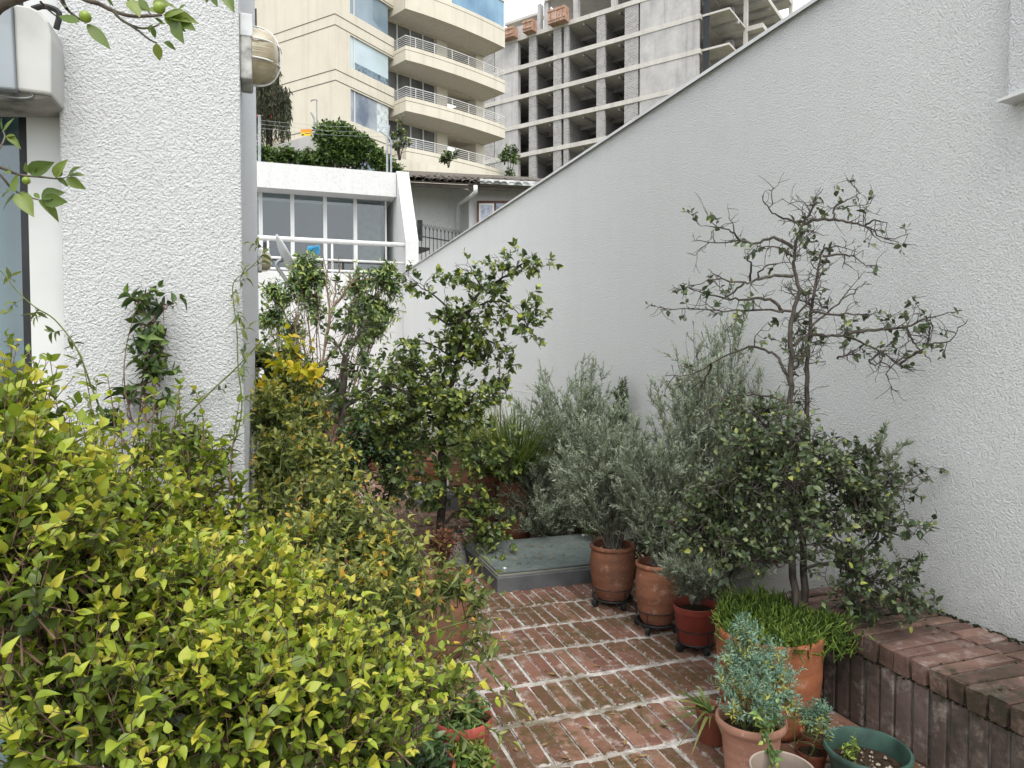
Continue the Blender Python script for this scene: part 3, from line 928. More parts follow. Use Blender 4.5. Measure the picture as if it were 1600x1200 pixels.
# ================================================================ TILED HOUSE behind the wall
def cp2(px, py, d): return at(px, py, d)
th = thing('tiled_house', 'white house with old dark tiled roof behind boundary wall', 'house', tuple(cp2(735, 420, 24)))
o0 = np.array(th.location)
def vwall(mb, pa, da, pb, db, y_top, y_bot, thick=.3):
    a = cp2(pa, y_top, da); b = cp2(pb, y_top, db); zb_ = cp2(pa, y_bot, da)[2]
    b[2] = a[2]
    e = np.array([*(b - a)[:2], 0]); n = nrmz(np.array([-e[1], e[0], 0])) * thick
    mb.obox(a - o0 - np.array([0, 0, a[2] - zb_]), e, n, (0, 0, a[2] - zb_))
mb = MB(); vwall(mb, 560, 23.4, 735, 25.2, 276, 470); mb.build('side_wall', M['plaster_grey'], th)
mb = MB(); vwall(mb, 733, 24.0, 900, 24.6, 281, 470); mb.build('front_wall', M['plaster'], th)
# roof: sloping slab + rows of barrel tiles
ea = cp2(600, 273, 22.6); eb = cp2(880, 295, 23.8); eb[2] = ea[2]
ed = nrmz(eb - ea); L_ = np.linalg.norm(eb - ea); bk = np.array([-ed[1], ed[0], 0])
sl = nrmz(bk + np.array([0, 0, .34]))
MB().obox(ea - o0 - np.array([0, 0, .18]), ed * L_, sl * 4, (0, 0, .05)).build('roof_deck', plain('soffit', (.10, .085, .07), .9), th)
MB().obox(ea - o0 - np.array([0, 0, .30]) + bk * .05, ed * L_, bk * .05, (0, 0, .12)).build('fascia', plain('fascia_dark', (.07, .06, .05), .9), th)
tv, tf = [], []
for i in range(7):
    a = math.pi * i / 6
    for (t_, r) in ((0, .13), (.55, .105)):
        tv.append((r * math.cos(a), t_, r * .75 * math.sin(a)))
for i in range(6): tf.append((2*i, 2*i+2, 2*i+3, 2*i+1))
tilem = bark_mat('roof_tile', (.045, .040, .036), (.17, .14, .12), (.06, .065, .04), 6)
tile = MB().add(tv, tf).mesh('roof_tile', tilem, True)
ncol = int(L_ / .25)
for i in range(ncol):
    for j in range(4):
        p = ea - o0 + ed * (.12 + .25 * i + random.uniform(-.02, .02)) + sl * (j * .45 - .12 + random.uniform(-.04, .04)) + np.array([0, 0, -.11 + random.uniform(-.01, .02)])
        o = link('roof_tile', tile, th, loc=p)
        o.rotation_euler = (math.atan2(.34, 1), random.gauss(0, .03), math.atan2(ed[1], ed[0]) + random.gauss(0, .03))
# gutter and downpipe
ga = ea - o0 + ed * (L_ * .52) - bk * .10 - np.array([0, 0, .14]); gb_ = ea - o0 + ed * (L_ * .96) - bk * .10 - np.array([0, 0, .14])
MB().obox(ga, gb_ - ga, bk * .14, (0, 0, .15)).build('gutter', plain('gutter_old', (.52, .53, .52), .6, 0, .3, .3, 4), th)
dpipe = [cp2(743, 290, 22.9), cp2(743, 300, 22.9), cp2(737, 306, 23.3), cp2(718, 318, 24.6), cp2(716, 322, 24.7), cp2(716, 360, 24.7)]
MB().tube([p - o0 for p in dpipe], .07, 10).build('downpipe', M['plaster_grey'], th, True)
def flat_on(mb, pts, dep, t=.06, back=0.0):
    """thin box frame facing the camera side at px rectangle"""
    x0, y0, x1, y1 = pts; a = cp2(x0, y1, dep) - o0; b = cp2(x1, y1, dep) - o0; c = cp2(x0, y0, dep) - o0
    e = b - a; e[2] = 0; h = c[2] - a[2]; n = nrmz(np.array([-e[1], e[0], 0]))
    mb.obox(a + n * back, e, n * t, (0, 0, h))
wd = plain('wood_brown', (.10, .045, .028), .6)
w1 = MB(); flat_on(w1, (745, 314, 810, 366), 23.9, .05); ow = w1.build('window', wd, th)
w1 = MB(); flat_on(w1, (748.5, 318, 772, 362), 23.87, .02); fo = w1.build('sash', M['white_frame'], ow); fo.parent = ow
w1 = MB(); flat_on(w1, (751, 321, 769.5, 362), 23.85, .01); w1.build('pane', plain('curtained_pane', (.33, .35, .42), .3, 0, .6, .25, 9), ow)
w1 = MB(); flat_on(w1, (775, 318, 812, 362), 23.87, .02); w1.build('pane', plain('curtained_pane_dim', (.25, .27, .33), .3, 0, .6, .25, 9), ow)
w1 = MB(); flat_on(w1, (633, 306, 639, 333), 23.75, .05); w1.build('window', M['dark_metal'], th)
w1 = MB(); flat_on(w1, (652, 344, 660, 376), 23.9, .05); w1.build('window', M['dark_metal'], th)
# soot hood under the fence
w1 = MB(); a = cp2(648, 385, 21.0); tag(MB().prism([a, cp2(671, 387, 21.0), cp2(650, 395, 21.0)], (0.1, .5, 0)).build('metal_hood', M['dark_metal']), 'dark metal hood jutting out behind the slanted fin', 'hood')
# spiked fence
fa, fb = cp2(640, 352, 20.5), cp2(729, 358, 22.0); fb[2] = fa[2] - .03
fe = thing('spiked_fence', 'black iron fence with forked spikes behind boundary wall', 'fence', tuple(fa))
for i in range(16):
    p = (fb - fa) * (i / 15)
    MB().tube([p - np.array([0, 0, 1.5]), p - np.array([0, 0, .02])], .012, 5).build('picket', M['dark_metal'], fe)
    s = MB()
    for k in (-1, 0, 1): s.tube([p - np.array([0, 0, .05]), p + nrmz(fb - fa) * .07 * k + np.array([0, 0, .12])], [.012, .004], 5)
    s.build('spike', M['dark_metal'], fe)
for dz in (-.28, -1.3): MB().obox(np.array([0, -.015, dz]), fb - fa, (0, .03, 0), (0, 0, .035)).build('rail', M['dark_metal'], fe)

# ================================================================ CREAM APARTMENT BLOCK
A0 = at(528, 561, 38.0); A0[2] = 0
uaz = YAW + math.radians(31)
u_ = np.array([math.sin(uaz), math.cos(uaz), 0]); n_ = np.array([math.cos(uaz), -math.sin(uaz), 0])
def L2(u, w, z): return u_ * u + n_ * w + np.array([0, 0, z])
ap = thing('apartment_block', 'cream apartment block with corner windows and curved white railed balconies', 'building', tuple(A0))
ST = 2.88; Z0 = 14.45                 # first visible sill
def ubox(u0, u1, w0, w1, z0, z1): return MB().obox(L2(u0, w0, z0), u_ * (u1-u0), n_ * (w1-w0), (0, 0, z1-z0))
winglass = {}
def win_mat(name, c0, c1, sc=.8, rough=.08):
    t = NT(name); c = t.ramp(t.noise(sc, 4, t.scale(t.pos(), (1, 1, .6))), [(.35, c0), (.65, c1)])
    return t.done(t.pbr(c, rough, spec=.9))
WB = [win_mat('pane_cloud_reflect', (.05, .08, .13), (.34, .38, .42)), plain('pane_blind', (.48, .58, .62), .3, 0, .5, .06, .5), win_mat('pane_steel', (.15, .21, .26), (.22, .29, .34))]  # first pane's mottled colour paints in reflected clouds
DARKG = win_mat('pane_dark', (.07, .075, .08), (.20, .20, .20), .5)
# main mass behind (left face in shade of nothing: real box)
ubox(0, 4.3, -13, -.45, 5, 30).build('wall', M['cream'], ap)
ubox(.0, 1.12, -.449, 0, 5, 30).build('wall', M['cream'], ap)
for k in range(-2, 5):
    s = Z0 + k * ST
    ubox(1.121, 4.73 if True else 4.3, -.44, .0, s + 1.72 - ST, s).build('spandrel', M['cream'], ap)
    ubox(1.125, 4.28, -.40, -.12, s + .002, s + 1.718).build('window_reveal', M['dark_room'], ap)
    if k > -2:
        pm = WB[k % 3]
        ubox(1.16, 1.45, -.118, -.09, s + .004, s + 1.715).build('pane', pm, ap)
        ubox(1.52, 4.30, -.118, -.09, s + .004, s + 1.715).build('pane', pm, ap)
        ubox(1.45, 1.52, -.12, -.05, s + .004, s + 1.715).build('mullion', M['white_frame'], ap)
        ubox(4.281, 4.31, -.45, -.121, s + .004, s + 1.715).build('pane', WB[2], ap)
        if k == 1:
            ubox(1.53, 4.29, -.087, -.082, s + .006, s + .42).build('curtain', plain('curtain_dim', (.16, .22, .27), .6, 0, .4, .5, 7), ap)
        if k == 0:
            ubox(3.3, 4.29, -.087, -.082, s + .006, s + 1.7).build('curtain', plain('curtain_white', (.55, .60, .62), .5, 0, .4, .2, 5), ap)
    # score lines round the corner
    for dz in (1.80, 2.36):
        z = s + dz
        ubox(-.012, 4.735, .0005, .012, z, z + .04).build('score_line', M['joint'], ap)
        ubox(-.012, -.0005, -12.9, .011, z, z + .04).build('score_line', M['joint'], ap)
sw = ubox(-.02, .0, -6.6, -6.1, Z0 + 2*ST + .2, Z0 + 2*ST + 1.3).build('small_window', M['dark_room'], ap)
# oblique facade with balconies
F0, F1 = np.array([4.75, -.5]), np.array([12.2, 1.45])
fd = (F1 - F0) / np.linalg.norm(F1 - F0); fn = np.array([-fd[1], fd[0]]) ; fn = -fn if fn[1] < 0 else fn
FL = np.linalg.norm(F1 - F0)
def fpt(s, o, z): q = F0 + fd * s + fn * o; return L2(q[0], q[1], z)
def fbox(s0, s1, o0_, o1_, z0, z1):
    a = fpt(s0, o0_, z0); return MB().obox(a, fpt(s1, o0_, z0) - a, fpt(s0, o1_, z0) - a, (0, 0, z1 - z0))
for k in range(-2, 4):
    s = Z0 + k * ST; fl = s + 1.72 + .12         # slab top of the storey above
    base = fl - ST + .05
    # facade pieces of this storey: long window, pier, dark recess, end pier
    fbox(0, FL, -.6, -.05, fl - .55, fl).build('spandrel', M['cream'], ap)
    for i, (a, b) in enumerate(((.02, .78), (.86, 1.75), (1.83, 2.7), (2.78, 3.62))):
        fbox(a, b, -.30, -.26, base, fl - .551).build('pane', DARKG, ap)
        fbox(b + .002, b + .078, -.32, -.2, base, fl - .552).build('mullion', M['white_frame'], ap)
    fbox(3.70, 4.55, -.6, -.06, base - .04, fl - .552).build('pier', M['cream'], ap)
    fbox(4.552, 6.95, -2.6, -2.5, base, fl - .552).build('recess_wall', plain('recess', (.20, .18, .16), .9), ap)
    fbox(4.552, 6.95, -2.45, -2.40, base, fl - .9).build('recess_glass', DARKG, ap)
    fbox(6.952, FL, -2.6, -.06, base - .04, fl - .552).build('pier', M['cream'], ap)
    fbox(0, FL, -2.6, -.62, fl - .3, fl - .001).build('slab', M['cream'], ap)
    # curved balcony: parapet + slab + railing
    solid = (k >= 2)
    front = []
    for i in range(13):
        q = i / 12; front.append((.10 + q * (FL - .05 - .10), 1.62 + .26 * math.sin(math.pi * q) ** .8 * (1 - .15*q) + .25 * q))
    zb_, zt_ = fl - .5, fl + (.30 if not solid else .75)
    bal = MB()
    poly = [fpt(.10, -.04, zb_)] + [fpt(a, b, zb_) for a, b in front] + [fpt(FL - .05, -.04, zb_)]
    bal.prism(poly, (0, 0, .30))
    bo = bal.build('balcony_slab', plain('balcony_soffit', (.62, .58, .52), .9, 0, .2, .05), ap)
    par = MB()
    out = [fpt(.10, -.04, 0)] + [fpt(a, b, 0) for a, b in front] + [fpt(FL - .05, -.04, 0)]
    outl = [p + nrmz(p - fpt(FL/2, -4, 0)) * .06 for p in out]
    for i in range(len(out) - 1):
        for (za, zc) in ((zb_ - .02, zt_),):
            v4 = [outl[i] + (0,0,za), outl[i+1] + (0,0,za), outl[i+1] + (0,0,zc), outl[i] + (0,0,zc), out[i] + (0,0,za), out[i+1] + (0,0,za), out[i+1] + (0,0,zc), out[i] + (0,0,zc)]
            par.add(v4, [(0,1,2,3), (5,4,7,6), (3,2,6,7), (1,0,4,5)])
    par.build('parapet', M['cream'], bo)
    ln = MB()
    oo = [p + nrmz(p - fpt(FL/2, -4, 0)) * .063 for p in out]
    for i in range(len(out) - 1):
        z = zt_ - .25
        ln.add([oo[i] + (0,0,z), oo[i+1] + (0,0,z), oo[i+1] + (0,0,z+.03), oo[i] + (0,0,z+.03)], [(0,1,2,3)])
    ln.build('score_line', M['joint'], bo)
    if not solid:
        rl = MB(); mid = [p + nrmz(p - fpt(FL/2, -4, 0)) * .03 for p in out]
        for j in range(5): rl.tube([p + (0, 0, zt_ + .10 + .115 * j) for p in mid], .014 if j < 4 else .026, 5)
        for i in range(0, len(mid), 2):
            rl.tube([mid[i] + (0, 0, zt_ - .02), mid[i] + (0, 0, zt_ + .56)], .022, 5)
        rl.build('railing', M['white_metal'], bo)
    elif k == 2:
        gl = MB()
        for i in range(6, len(out) - 1):
            a, b = out[i], out[i+1]
            gl.add([a + (0,0,zt_), b + (0,0,zt_), b + (0,0,zt_ + 1.75), a + (0,0,zt_ + 1.75)], [(0,1,2,3)])
        gl.build('corner_glazing', win_mat('pane_blue', (.06, .16, .28), (.20, .36, .48), .4), bo)
        par2 = MB()
        for i in range(0, 6):
            a, b = out[i], out[i+1]
            par2.add([a + (0,0,zt_), b + (0,0,zt_), b + (0,0,zt_ + 2.2), a + (0,0,zt_ + 2.2)], [(0,1,2,3)])
        par2.build('upper_wall', M['cream'], bo)
# retaining wall at the foot of the block
ra, rb = at(596, 242, 34), at(850, 291, 40)
ra_z = ra[2]
rw = MB().prism([np.array([ra[0], ra[1], 4]), np.array([rb[0], rb[1], 4]), rb, ra], (n_ * -.4)).build('retaining_wall', M['cream'])
tag(rw, 'cream retaining wall sloping below the apartment balconies', 'wall')

# ================================================================ CONCRETE SKELETON
C0 = at(1090, 561, 62.0); C0[2] = 0
C1 = at(809, 561, 73.0); C1[2] = 0
e1_ = nrmz(C1 - C0); e2_ = np.array([e1_[1], -e1_[0], 0]);
if e2_ @ _F < 0: e2_ = -e2_
sk = thing('concrete_skeleton', 'unfinished grey concrete tower with open floors and block piers', 'building', tuple(C0))
def tpx(px):
    r = ray(px, 300); r2 = r[:2]; A = np.array([[r2[0], -e1_[0]], [r2[1], -e1_[1]]]); b = C0[:2] - _C[:2]
    return np.linalg.solve(A, b)[1]
def sbox(a0, a1, b0, b1, z0, z1):
    return MB().obox(e1_ * a0 + e2_ * b0 + np.array([0, 0, z0]), e1_ * (a1-a0), e2_ * (b1-b0), (0, 0, z1-z0))
def _block():
    t = NT('grey_block')
    # coordinates along the facade
    dp_ = t.node('VectorMath', operation='DOT_PRODUCT'); t.l.new(t.pos(), dp_.inputs[0]); dp_.inputs[1].default_value = tuple(e1_ + e2_)
    sx = t.node('SeparateXYZ'); t.l.new(t.pos(), sx.inputs[0])
    cx = t.node('CombineXYZ'); t.l.new(dp_.outputs['Value'], cx.inputs[0]); t.l.new(sx.outputs[2], cx.inputs[1])
    b = t.node('TexBrick'); t.l.new(cx.outputs[0], b.inputs['Vector'])
    b.inputs['Color1'].default_value = (.20, .19, .185, 1); b.inputs['Color2'].default_value = (.33, .32, .31, 1); b.inputs['Mortar'].default_value = (.42, .41, .40, 1)
    b.inputs['Scale'].default_value = 1.0; b.inputs['Mortar Size'].default_value = .022; b.inputs['Brick Width'].default_value = .30; b.inputs['Row Height'].default_value = .15
    return t.done(t.pbr(b.outputs[0], .95, spec=.1))
M['block'] = _block()
FZ = [34.13 - 2.93 * k for k in range(0, 9)]
A_ = {p: tpx(p) for p in (725, 760, 772, 809, 826, 837, 864, 876, 880, 887.5, 931, 944, 974.5, 995.5, 998.5, 1090)}
ZB = FZ[-1] - 3
sbox(A_[772], A_[725] , .05, 6, ZB, FZ[0]).build('block_wall', M['block'], sk)
for zf_ in FZ[0:]:
    sbox(0, A_[725], -.06, 14, zf_ - .42, zf_).build('floor_slab', M['slab'], sk)
for zf_ in FZ:
    zl, zh = zf_ - 2.93 + .001, zf_ - .421
    sbox(A_[809], A_[772] - .1, .02, .5, zl, zh).build('shear_wall', M['concrete'], sk)
    for a, b, dp2 in ((837, 826, 5), (876, 864, 4.5), (887.5, 880, 5), (944, 931, 4.5), (995.5, 974.5, 6)):
        sbox(A_[a], A_[b], .03, .3, zl, zh).build('block_pier', M['block'], sk)
        sbox(A_[b] - .16, A_[b] - .002, .31, dp2, zl, zh).build('cross_wall', M['block'], sk)
    sbox(A_[1090] + .02, A_[998.5], .0, .3, zl, zh).build('shear_wall', M['concrete'], sk)
    sbox(0, A_[772], 9, 9.2, zl, zh).build('rear_wall', M['dark_room'], sk)  # shade deep inside the open floors is painted into this wall's colour
    # waffle ribs under the slab
    for q in range(10):
        a = A_[1090] + 2 + q * 1.9
        sbox(a, a + .18, .4, 8.8, zh - .22, zh - .001).build('slab_rib', M['concrete'], sk) if zf_ > 14 else None
    for q in (3.0, 5.0, 7.0):
        sbox(1, A_[772], q, q + .25, zh - .34, zh - .002).build('slab_beam', M['concrete'], sk) if zf_ > 14 else None
# top storey: frame being cast
zt0 = FZ[0] + 2.93
sbox(tpx(1110), tpx(850), -.05, 9, zt0 - .35, zt0).build('floor_slab', M['slab'], sk)
for p in (855, 901, 960, 1010, 1050, 1088):
    sbox(tpx(p), tpx(p) + .5, .1, .6, FZ[0], zt0 - .351).build('column', M['concrete'], sk)
for p in (870, 930, 985):
    sbox(tpx(p), tpx(p) + .5, 4.6, 5.1, FZ[0], zt0 - .351).build('column', M['concrete'], sk)
sbox(tpx(838), tpx(786), .4, .6, FZ[0], FZ[0] + 1.25).build('parapet', M['concrete'], sk)
sbox(tpx(838), tpx(786), .3, 1.6, FZ[0] + 1.75, FZ[0] + 2.0).build('beam', M['slab'], sk)
sbox(tpx(842), tpx(837), .25, .8, FZ[0], FZ[0] + 2.7).build('column', M['concrete'], sk)
# timber formwork crates hung on the slab edge
tm = plain('formwork_timber', (.42, .26, .19), .8, 0, .2, .2, 3)
def crate(label, p0, p1, h):
    a, b = tpx(p1), tpx(p0)
    c = thing('formwork_crate', label, 'crate', tuple(C0 + e1_ * a + e2_ * -.9 + np.array([0, 0, FZ[0] - .1])), 0, 'formwork crates on the tower')
    n = 7; w = b - a
    for i in range(n):
        MB().obox(e1_ * (w * i / n), e1_ * (w / n - .05), e2_ * .06, (0, 0, h)).build('plank', tm, c)
        if i < 4: MB().obox(e2_ * (.065 + .2*i), e2_ * .17, e1_ * .06, (0, 0, h)).build('plank', tm, c)
    for z in (.15, h - .25): MB().obox(e2_ * -.07 + np.array([0, 0, z]), e1_ * w, e2_ * .065, (0, 0, .12)).build('batten', tm, c)
    MB().obox(np.array([0, 0, -.08]), e1_ * w, e2_ * .86, (0, 0, .07)).build('bottom_board', tm, c)
crate('largest timber formwork crate high on the concrete tower edge', 863, 889, 1.25)
crate('middle timber formwork crate on the concrete tower edge', 824, 839, 1.0)
crate('timber formwork crate nearest the cream block on tower edge', 789, 810, .9)
# side bays right of the corner
for k, zf_ in enumerate([FZ[0] + 2.93] + FZ[:6]):
    sbox(-2.4, -.02, .3, 4.6, zf_ - .18, zf_).build('balcony_slab', M['slab'], sk)
    sbox(-2.4, -.02, 2.6, 2.9, zf_ - .45, zf_ - .181).build('beam', M['concrete'], sk)
    sbox(-3.9, -.02, 4.7, 15, zf_ - .42, zf_ - .01).build('floor_slab', M['slab'], sk)
    for q in range(5): sbox(-3.7, -.1, 5.6 + q * 1.8, 5.8 + q * 1.8, zf_ - .68, zf_ - .421).build('slab_rib', M['concrete'], sk)
    sbox(-1.15, -.55, 4.9, 5.5, zf_ - 2.93, zf_ - .69).build('column', M['concrete'], sk)
    sbox(-2.2, -.1, 11.5, 11.7, zf_ - 2.93, zf_ - .69).build('block_wall', M['block'], sk)
    sbox(-.6, -.1, .35, .5, zf_ - 2.93, zf_ - .181).build('dark_reveal', M['dark_room'], sk)
sbox(-2.55, -2.2, 4.65, 4.95, ZB, FZ[0] + 6).build('column', M['slab'], sk)
sbox(-3.95, -3.6, 14.4, 14.7, ZB, FZ[0] + 6).build('column', M['slab'], sk)
# ================================================================ POTS
def pot_profile(style, rt, rb, h):
    if style == 'urn':      # barrel with a heavy rolled rim
        o = [(rb*.93, 0), (rb, .01), (rb + (rt-rb)*.55, h*.22), (rt*1.0, h*.50), (rt*1.01, h*.68), (rt*.96, h*.86), (rt*.93, h*.91), (rt*1.0, h*.925), (rt*1.025, h*.955), (rt*1.01, h*.985), (rt*.96, h), (rt*.89, h*.99), (rt*.86, h*.95), (rt*.86, h*.80), (0, h*.79)]
    elif style == 'flare':  # tapered body under a wide rounded lip
        o = [(rb*.95, 0), (rb, .008), (rb+(rt*.84-rb)*.5, h*.42), (rb+(rt*.84-rb)*.52, h*.44), (rt*.82, h*.77), (rt*.84, h*.80), (rt*.86, h*.84), (rt*.97, h*.88), (rt, h*.93), (rt*.985, h*.98), (rt*.94, h), (rt*.86, h*.97), (rt*.82, h*.90), (rt*.80, h*.80), (0, h*.79)]
    elif style == 'cyl':    # tall straight planter
        o = [(rb*.92, 0), (rb*.98, .012), (rb, .03), (rt*.985, h*.55), (rt*.99, h*.92), (rt*1.005, h*.95), (rt*1.01, h*.985), (rt*.985, h), (rt*.93, h*.995), (rt*.91, h*.96), (rt*.91, h*.88), (0, h*.87)]
    elif style == 'nursery':  # thin plastic pot with collar
        o = [(rb*.95, 0), (rb, .006), (rt*.93, h*.83), (rt*.935, h*.835), (rt*.99, h*.845), (rt, h*.90), (rt*1.005, h*.99), (rt*.985, h), (rt*.955, h*.99), (rt*.90, h*.82), (0, h*.81)]
    else:                   # bowl
        o = [(rb*.9, 0), (rb, .01), (rt*.80, h*.45), (rt*.90, h*.80), (rt*.93, h*.88), (rt, h*.90), (rt*1.01, h*.96), (rt*.98, h), (rt*.93, h*.99), (rt*.89, h*.90), (rt*.84, h*.62), (0, h*.61)]
    return o
POTS = {}
def pot(key, label, px, py, rt, rb, h, mat, style, lift=0.0, group='pots on the terrace', soil=None, d=None, name='plant_pot'):
    """px,py: the pixel where the front of the pot meets the floor (or pass the depth d of its axis)"""
    if d is None:
        p = floor_at(px, py, lift); f = np.array([p[0], p[1], 0]) / math.hypot(p[0], p[1]); c = p + f * rb
    else:
        c = at(px, 561, d)
    o = thing(name, label, 'pot', (c[0], c[1], lift), rng.uniform(0, 6), group)
    pr = pot_profile(style, rt, rb, h)
    body = MB().lathe(pr[:-1], 44).build('body', mat, o, True, 50)
    zs = pr[-1][1] if soil is None else soil
    rs = rt * (.87 if style in ('urn', 'nursery', 'bowl') else .9 if style == 'cyl' else .81)
    if style == 'bowl': rs = rt * .85
    sd = MB().disc(rs, zs, 28, bump=.007, rng=random).build('soil', M['soil'], o, True)
    POTS[key] = dict(c=np.array([c[0], c[1], lift]), z=lift + zs, rt=rt, h=h, o=o)
    return o
def pebbles(o, z, r, n, cols=((.30,.25,.2),(.12,.09,.07),(.42,.36,.3))):
    mm = [plain('pebble', c, .9, 0, .2, .2, 40) for c in cols]
    for i in range(n):
        a = random.uniform(0, 6.28); rr = r * math.sqrt(random.random()); s = random.uniform(.004, .011)
        v = [(0,0,1),(1,0,0),(0,1,0),(-1,0,0),(0,-1,0),(0,0,-1)]
        v = [tuple(q * s * random.uniform(.6, 1.2) for q in p) for p in v]
        m = MB().add([(p[0] + rr*math.cos(a), p[1] + rr*math.sin(a), p[2] + z + .003) for p in v], [(0,1,2),(0,2,3),(0,3,4),(0,4,1),(5,2,1),(5,3,2),(5,4,3),(5,1,4)])
        m.build('pebble', random.choice(mm), o)
def caddy(label, key, r):
    c = POTS[key]['c']
    o = thing('plant_caddy', label, 'plant stand', (c[0], c[1], 0), rng.uniform(0, 1.5), 'wheeled caddies under the pots')
    ring = [(r*math.cos(q), r*math.sin(q), .048) for q in np.linspace(0, 2*math.pi, 33)[:-1]]
    MB().tube(ring, .006, 6, closed=True).build('base_ring', M['dark_metal'], o, True)
    MB().tube([(a*1.08, b*1.08, .12) for a, b, _ in ring], .003, 6, closed=True).build('hoop', M['dark_metal'], o, True)
    for k in range(2):
        q = k * math.pi/2 + .3
        MB().tube([(r*math.cos(q), r*math.sin(q), .046), (-r*math.cos(q), -r*math.sin(q), .046)], .005, 6).build('cross_bar', M['dark_metal'], o)
    for k in range(4):
        q = k * math.pi/2 + .3; x, y = r*1.02*math.cos(q), r*1.02*math.sin(q)
        w = MB(); tdir = np.array([-math.sin(q), math.cos(q), 0]); p = np.array([x, y, .022])
        w.tube([p - tdir*.013, p - tdir*.010, p + tdir*.010, p + tdir*.013], [.017, .022, .022, .017], 14)
        w.build('wheel', M['black_rubber'], o, True, 40)
        MB().tube([(x, y, .045), (x*1.1, y*1.1, .075), (x*1.16, y*1.16, .12)], .003, 5).build('bracket', M['dark_metal'], o)
# right-hand row
pot('urn_front', 'rounded terracotta urn with lavender stems beside the skylight', 957, 940, .142, .105, .335, M['terracotta'], 'urn', .05)
caddy('black wheeled caddy under the terracotta urn beside skylight', 'urn_front', .125)
pot('urn_second', 'terracotta urn standing right of and nearer than the skylight urn', 1026, 978, .122, .092, .34, M['terracotta'], 'urn', .05)
caddy('black wheeled caddy under the second terracotta urn', 'urn_second', .115)
pot('red', 'dark red plastic pot with silvery lavender, left of big planter', 1086, 1012, .118, .095, .20, M['plastic_red'], 'nursery', .045)
caddy('black wheeled caddy under the dark red plastic pot', 'red', .095)
pot('planter', 'large orange terracotta planter holding the twin trunk tree', 1199, 1160, .218, .19, .405, M['terracotta_orange'], 'cyl', 0, d=None)
pot('peach', 'peach flared pot with blue green rue in front of planter', 1172, 1247, .126, .085, .255, M['terracotta_peach'], 'flare', 0)
pot('spider', 'small brown pot with spider plant left of peach pot', 1111, 1167, .062, .052, .14, M['plastic_brown'], 'nursery', 0)
pot('taupe', 'empty taupe bowl cut off by the bottom edge of picture', 1231, 1185, .102, .075, .25, M['plastic_taupe'], 'bowl', 0, d=2.22)
pot('small', 'little brown pot with rue seedling between taupe and green bowls', 1277, 1200, .056, .045, .085, M['plastic_brown'], 'nursery', 0, d=2.62)
pot('small2', 'little terracotta pot tucked behind the rue seedling pot', 1280, 1180, .050, .04, .085, M['terracotta'], 'nursery', 0, d=2.74)
pot('green', 'dark green plastic bowl with pebbles and sprouts at bottom right', 1366, 1200, .146, .11, .172, M['plastic_green'], 'bowl', 0, d=2.48)
pebbles(POTS['green']['o'], POTS['green']['z'], .11, 46)
pebbles(POTS['urn_front']['o'], POTS['urn_front']['z'] , .10, 24)
pebbles(POTS['taupe']['o'], POTS['taupe']['z'], .07, 14)
# left side
pot('big_left', 'broad weathered terracotta pot half covered by the rambling bush', 686, 1036, .165, .125, .40, M['terracotta_old'], 'urn', 0)
pot('pink', 'pinkish plastic pot peeping out below the golden bush', 722, 1190, .105, .082, .25, M['plastic_pink'], 'nursery', 0, d=2.55)
pot('pink_low', 'red plastic pot of leafy seedlings at bottom edge of path', 735, 1230, .085, .07, .15, M['plastic_pink'], 'nursery', 0, d=2.42)
pot('bottom', 'terracotta pot with dark plant at the bottom centre edge', 648, 1230, .12, .10, .30, M['terracotta_orange'], 'cyl', 0, d=2.15)
pot('dark', 'dark brown open pot shadowed behind the thick cut stem', 590, 1200, .15, .12, .36, plain('pot_dark', (.06,.035,.025), .7), 'cyl', 0, d=2.30, soil=.18)
pot('black', 'small dark pot of dry reddish twigs behind broad terracotta pot', 690, 905, .11, .085, .17, M['plastic_brown'], 'nursery', 0, d=4.55)
# middle distance
pot('tall_a', 'tall terracotta planter with grass clump near the wall', 806, 846, .150, .12, .58, M['terracotta'], 'urn', 0)
pot('tall_b', 'tall terracotta planter left of the grass clump planter', 765, 832, .125, .11, .52, M['terracotta_old'], 'cyl', 0)
pot('mid_a', 'stacked terracotta pot with wide rim deep in the terrace', 652, 752, .17, .13, .45, M['terracotta'], 'flare', 0)
pot('mid_b', 'plain terracotta pot beside the smaller skylight', 664, 768, .15, .13, .40, M['terracotta_orange'], 'cyl', 0, d=8.1)
pot('mid_c', 'terracotta pot far back under the leafy trees', 590, 735, .20, .16, .5, M['terracotta'], 'urn', 0)
pot('mid_d', 'terracotta trough pot furthest back near white wall', 600, 690, .22, .2, .42, M['terracotta'], 'cyl', 0, d=12.5)
pot('mid_e', 'terracotta pot under the grass clump behind mid tree', 722, 805, .15, .13, .55, M['terracotta_old'], 'cyl', 0, d=7.4)
# raised planter wall, bucket and stone in the distance
rp = at(470, 660, 11.5)
rt_ = thing('planter_trough', 'long dark red planter trough at the back of terrace', 'trough', (rp[0], rp[1], 0))
MB().box(-.9, .9, -.2, .2, 0, rp[2] - .32).build('plinth', M['bench_brick'], rt_)
MB().box(-.9, .9, -.2, .2, rp[2] - .3, rp[2] + .18).build('box', plain('trough_red', (.16, .05, .04), .7), rt_, bevel=.01)
MB().box(-.85, .85, -.15, .15, rp[2] + .1, rp[2] + .181).build('soil', M['soil'], rt_)
bp = at(523, 645, 12.0)
bk_ = thing('blue_bucket', 'bright blue bucket standing at the back of terrace', 'bucket', (bp[0], bp[1], 0))
MB().lathe([(.13, 0), (.16, bp[2] + .1), (.165, bp[2] + .1), (.165, bp[2] + .13), (.15, bp[2] + .13), (.14, .3), (0, .3)], 24).build('body', plain('bucket_blue', (.01, .12, .42), .4), bk_, True, 40)
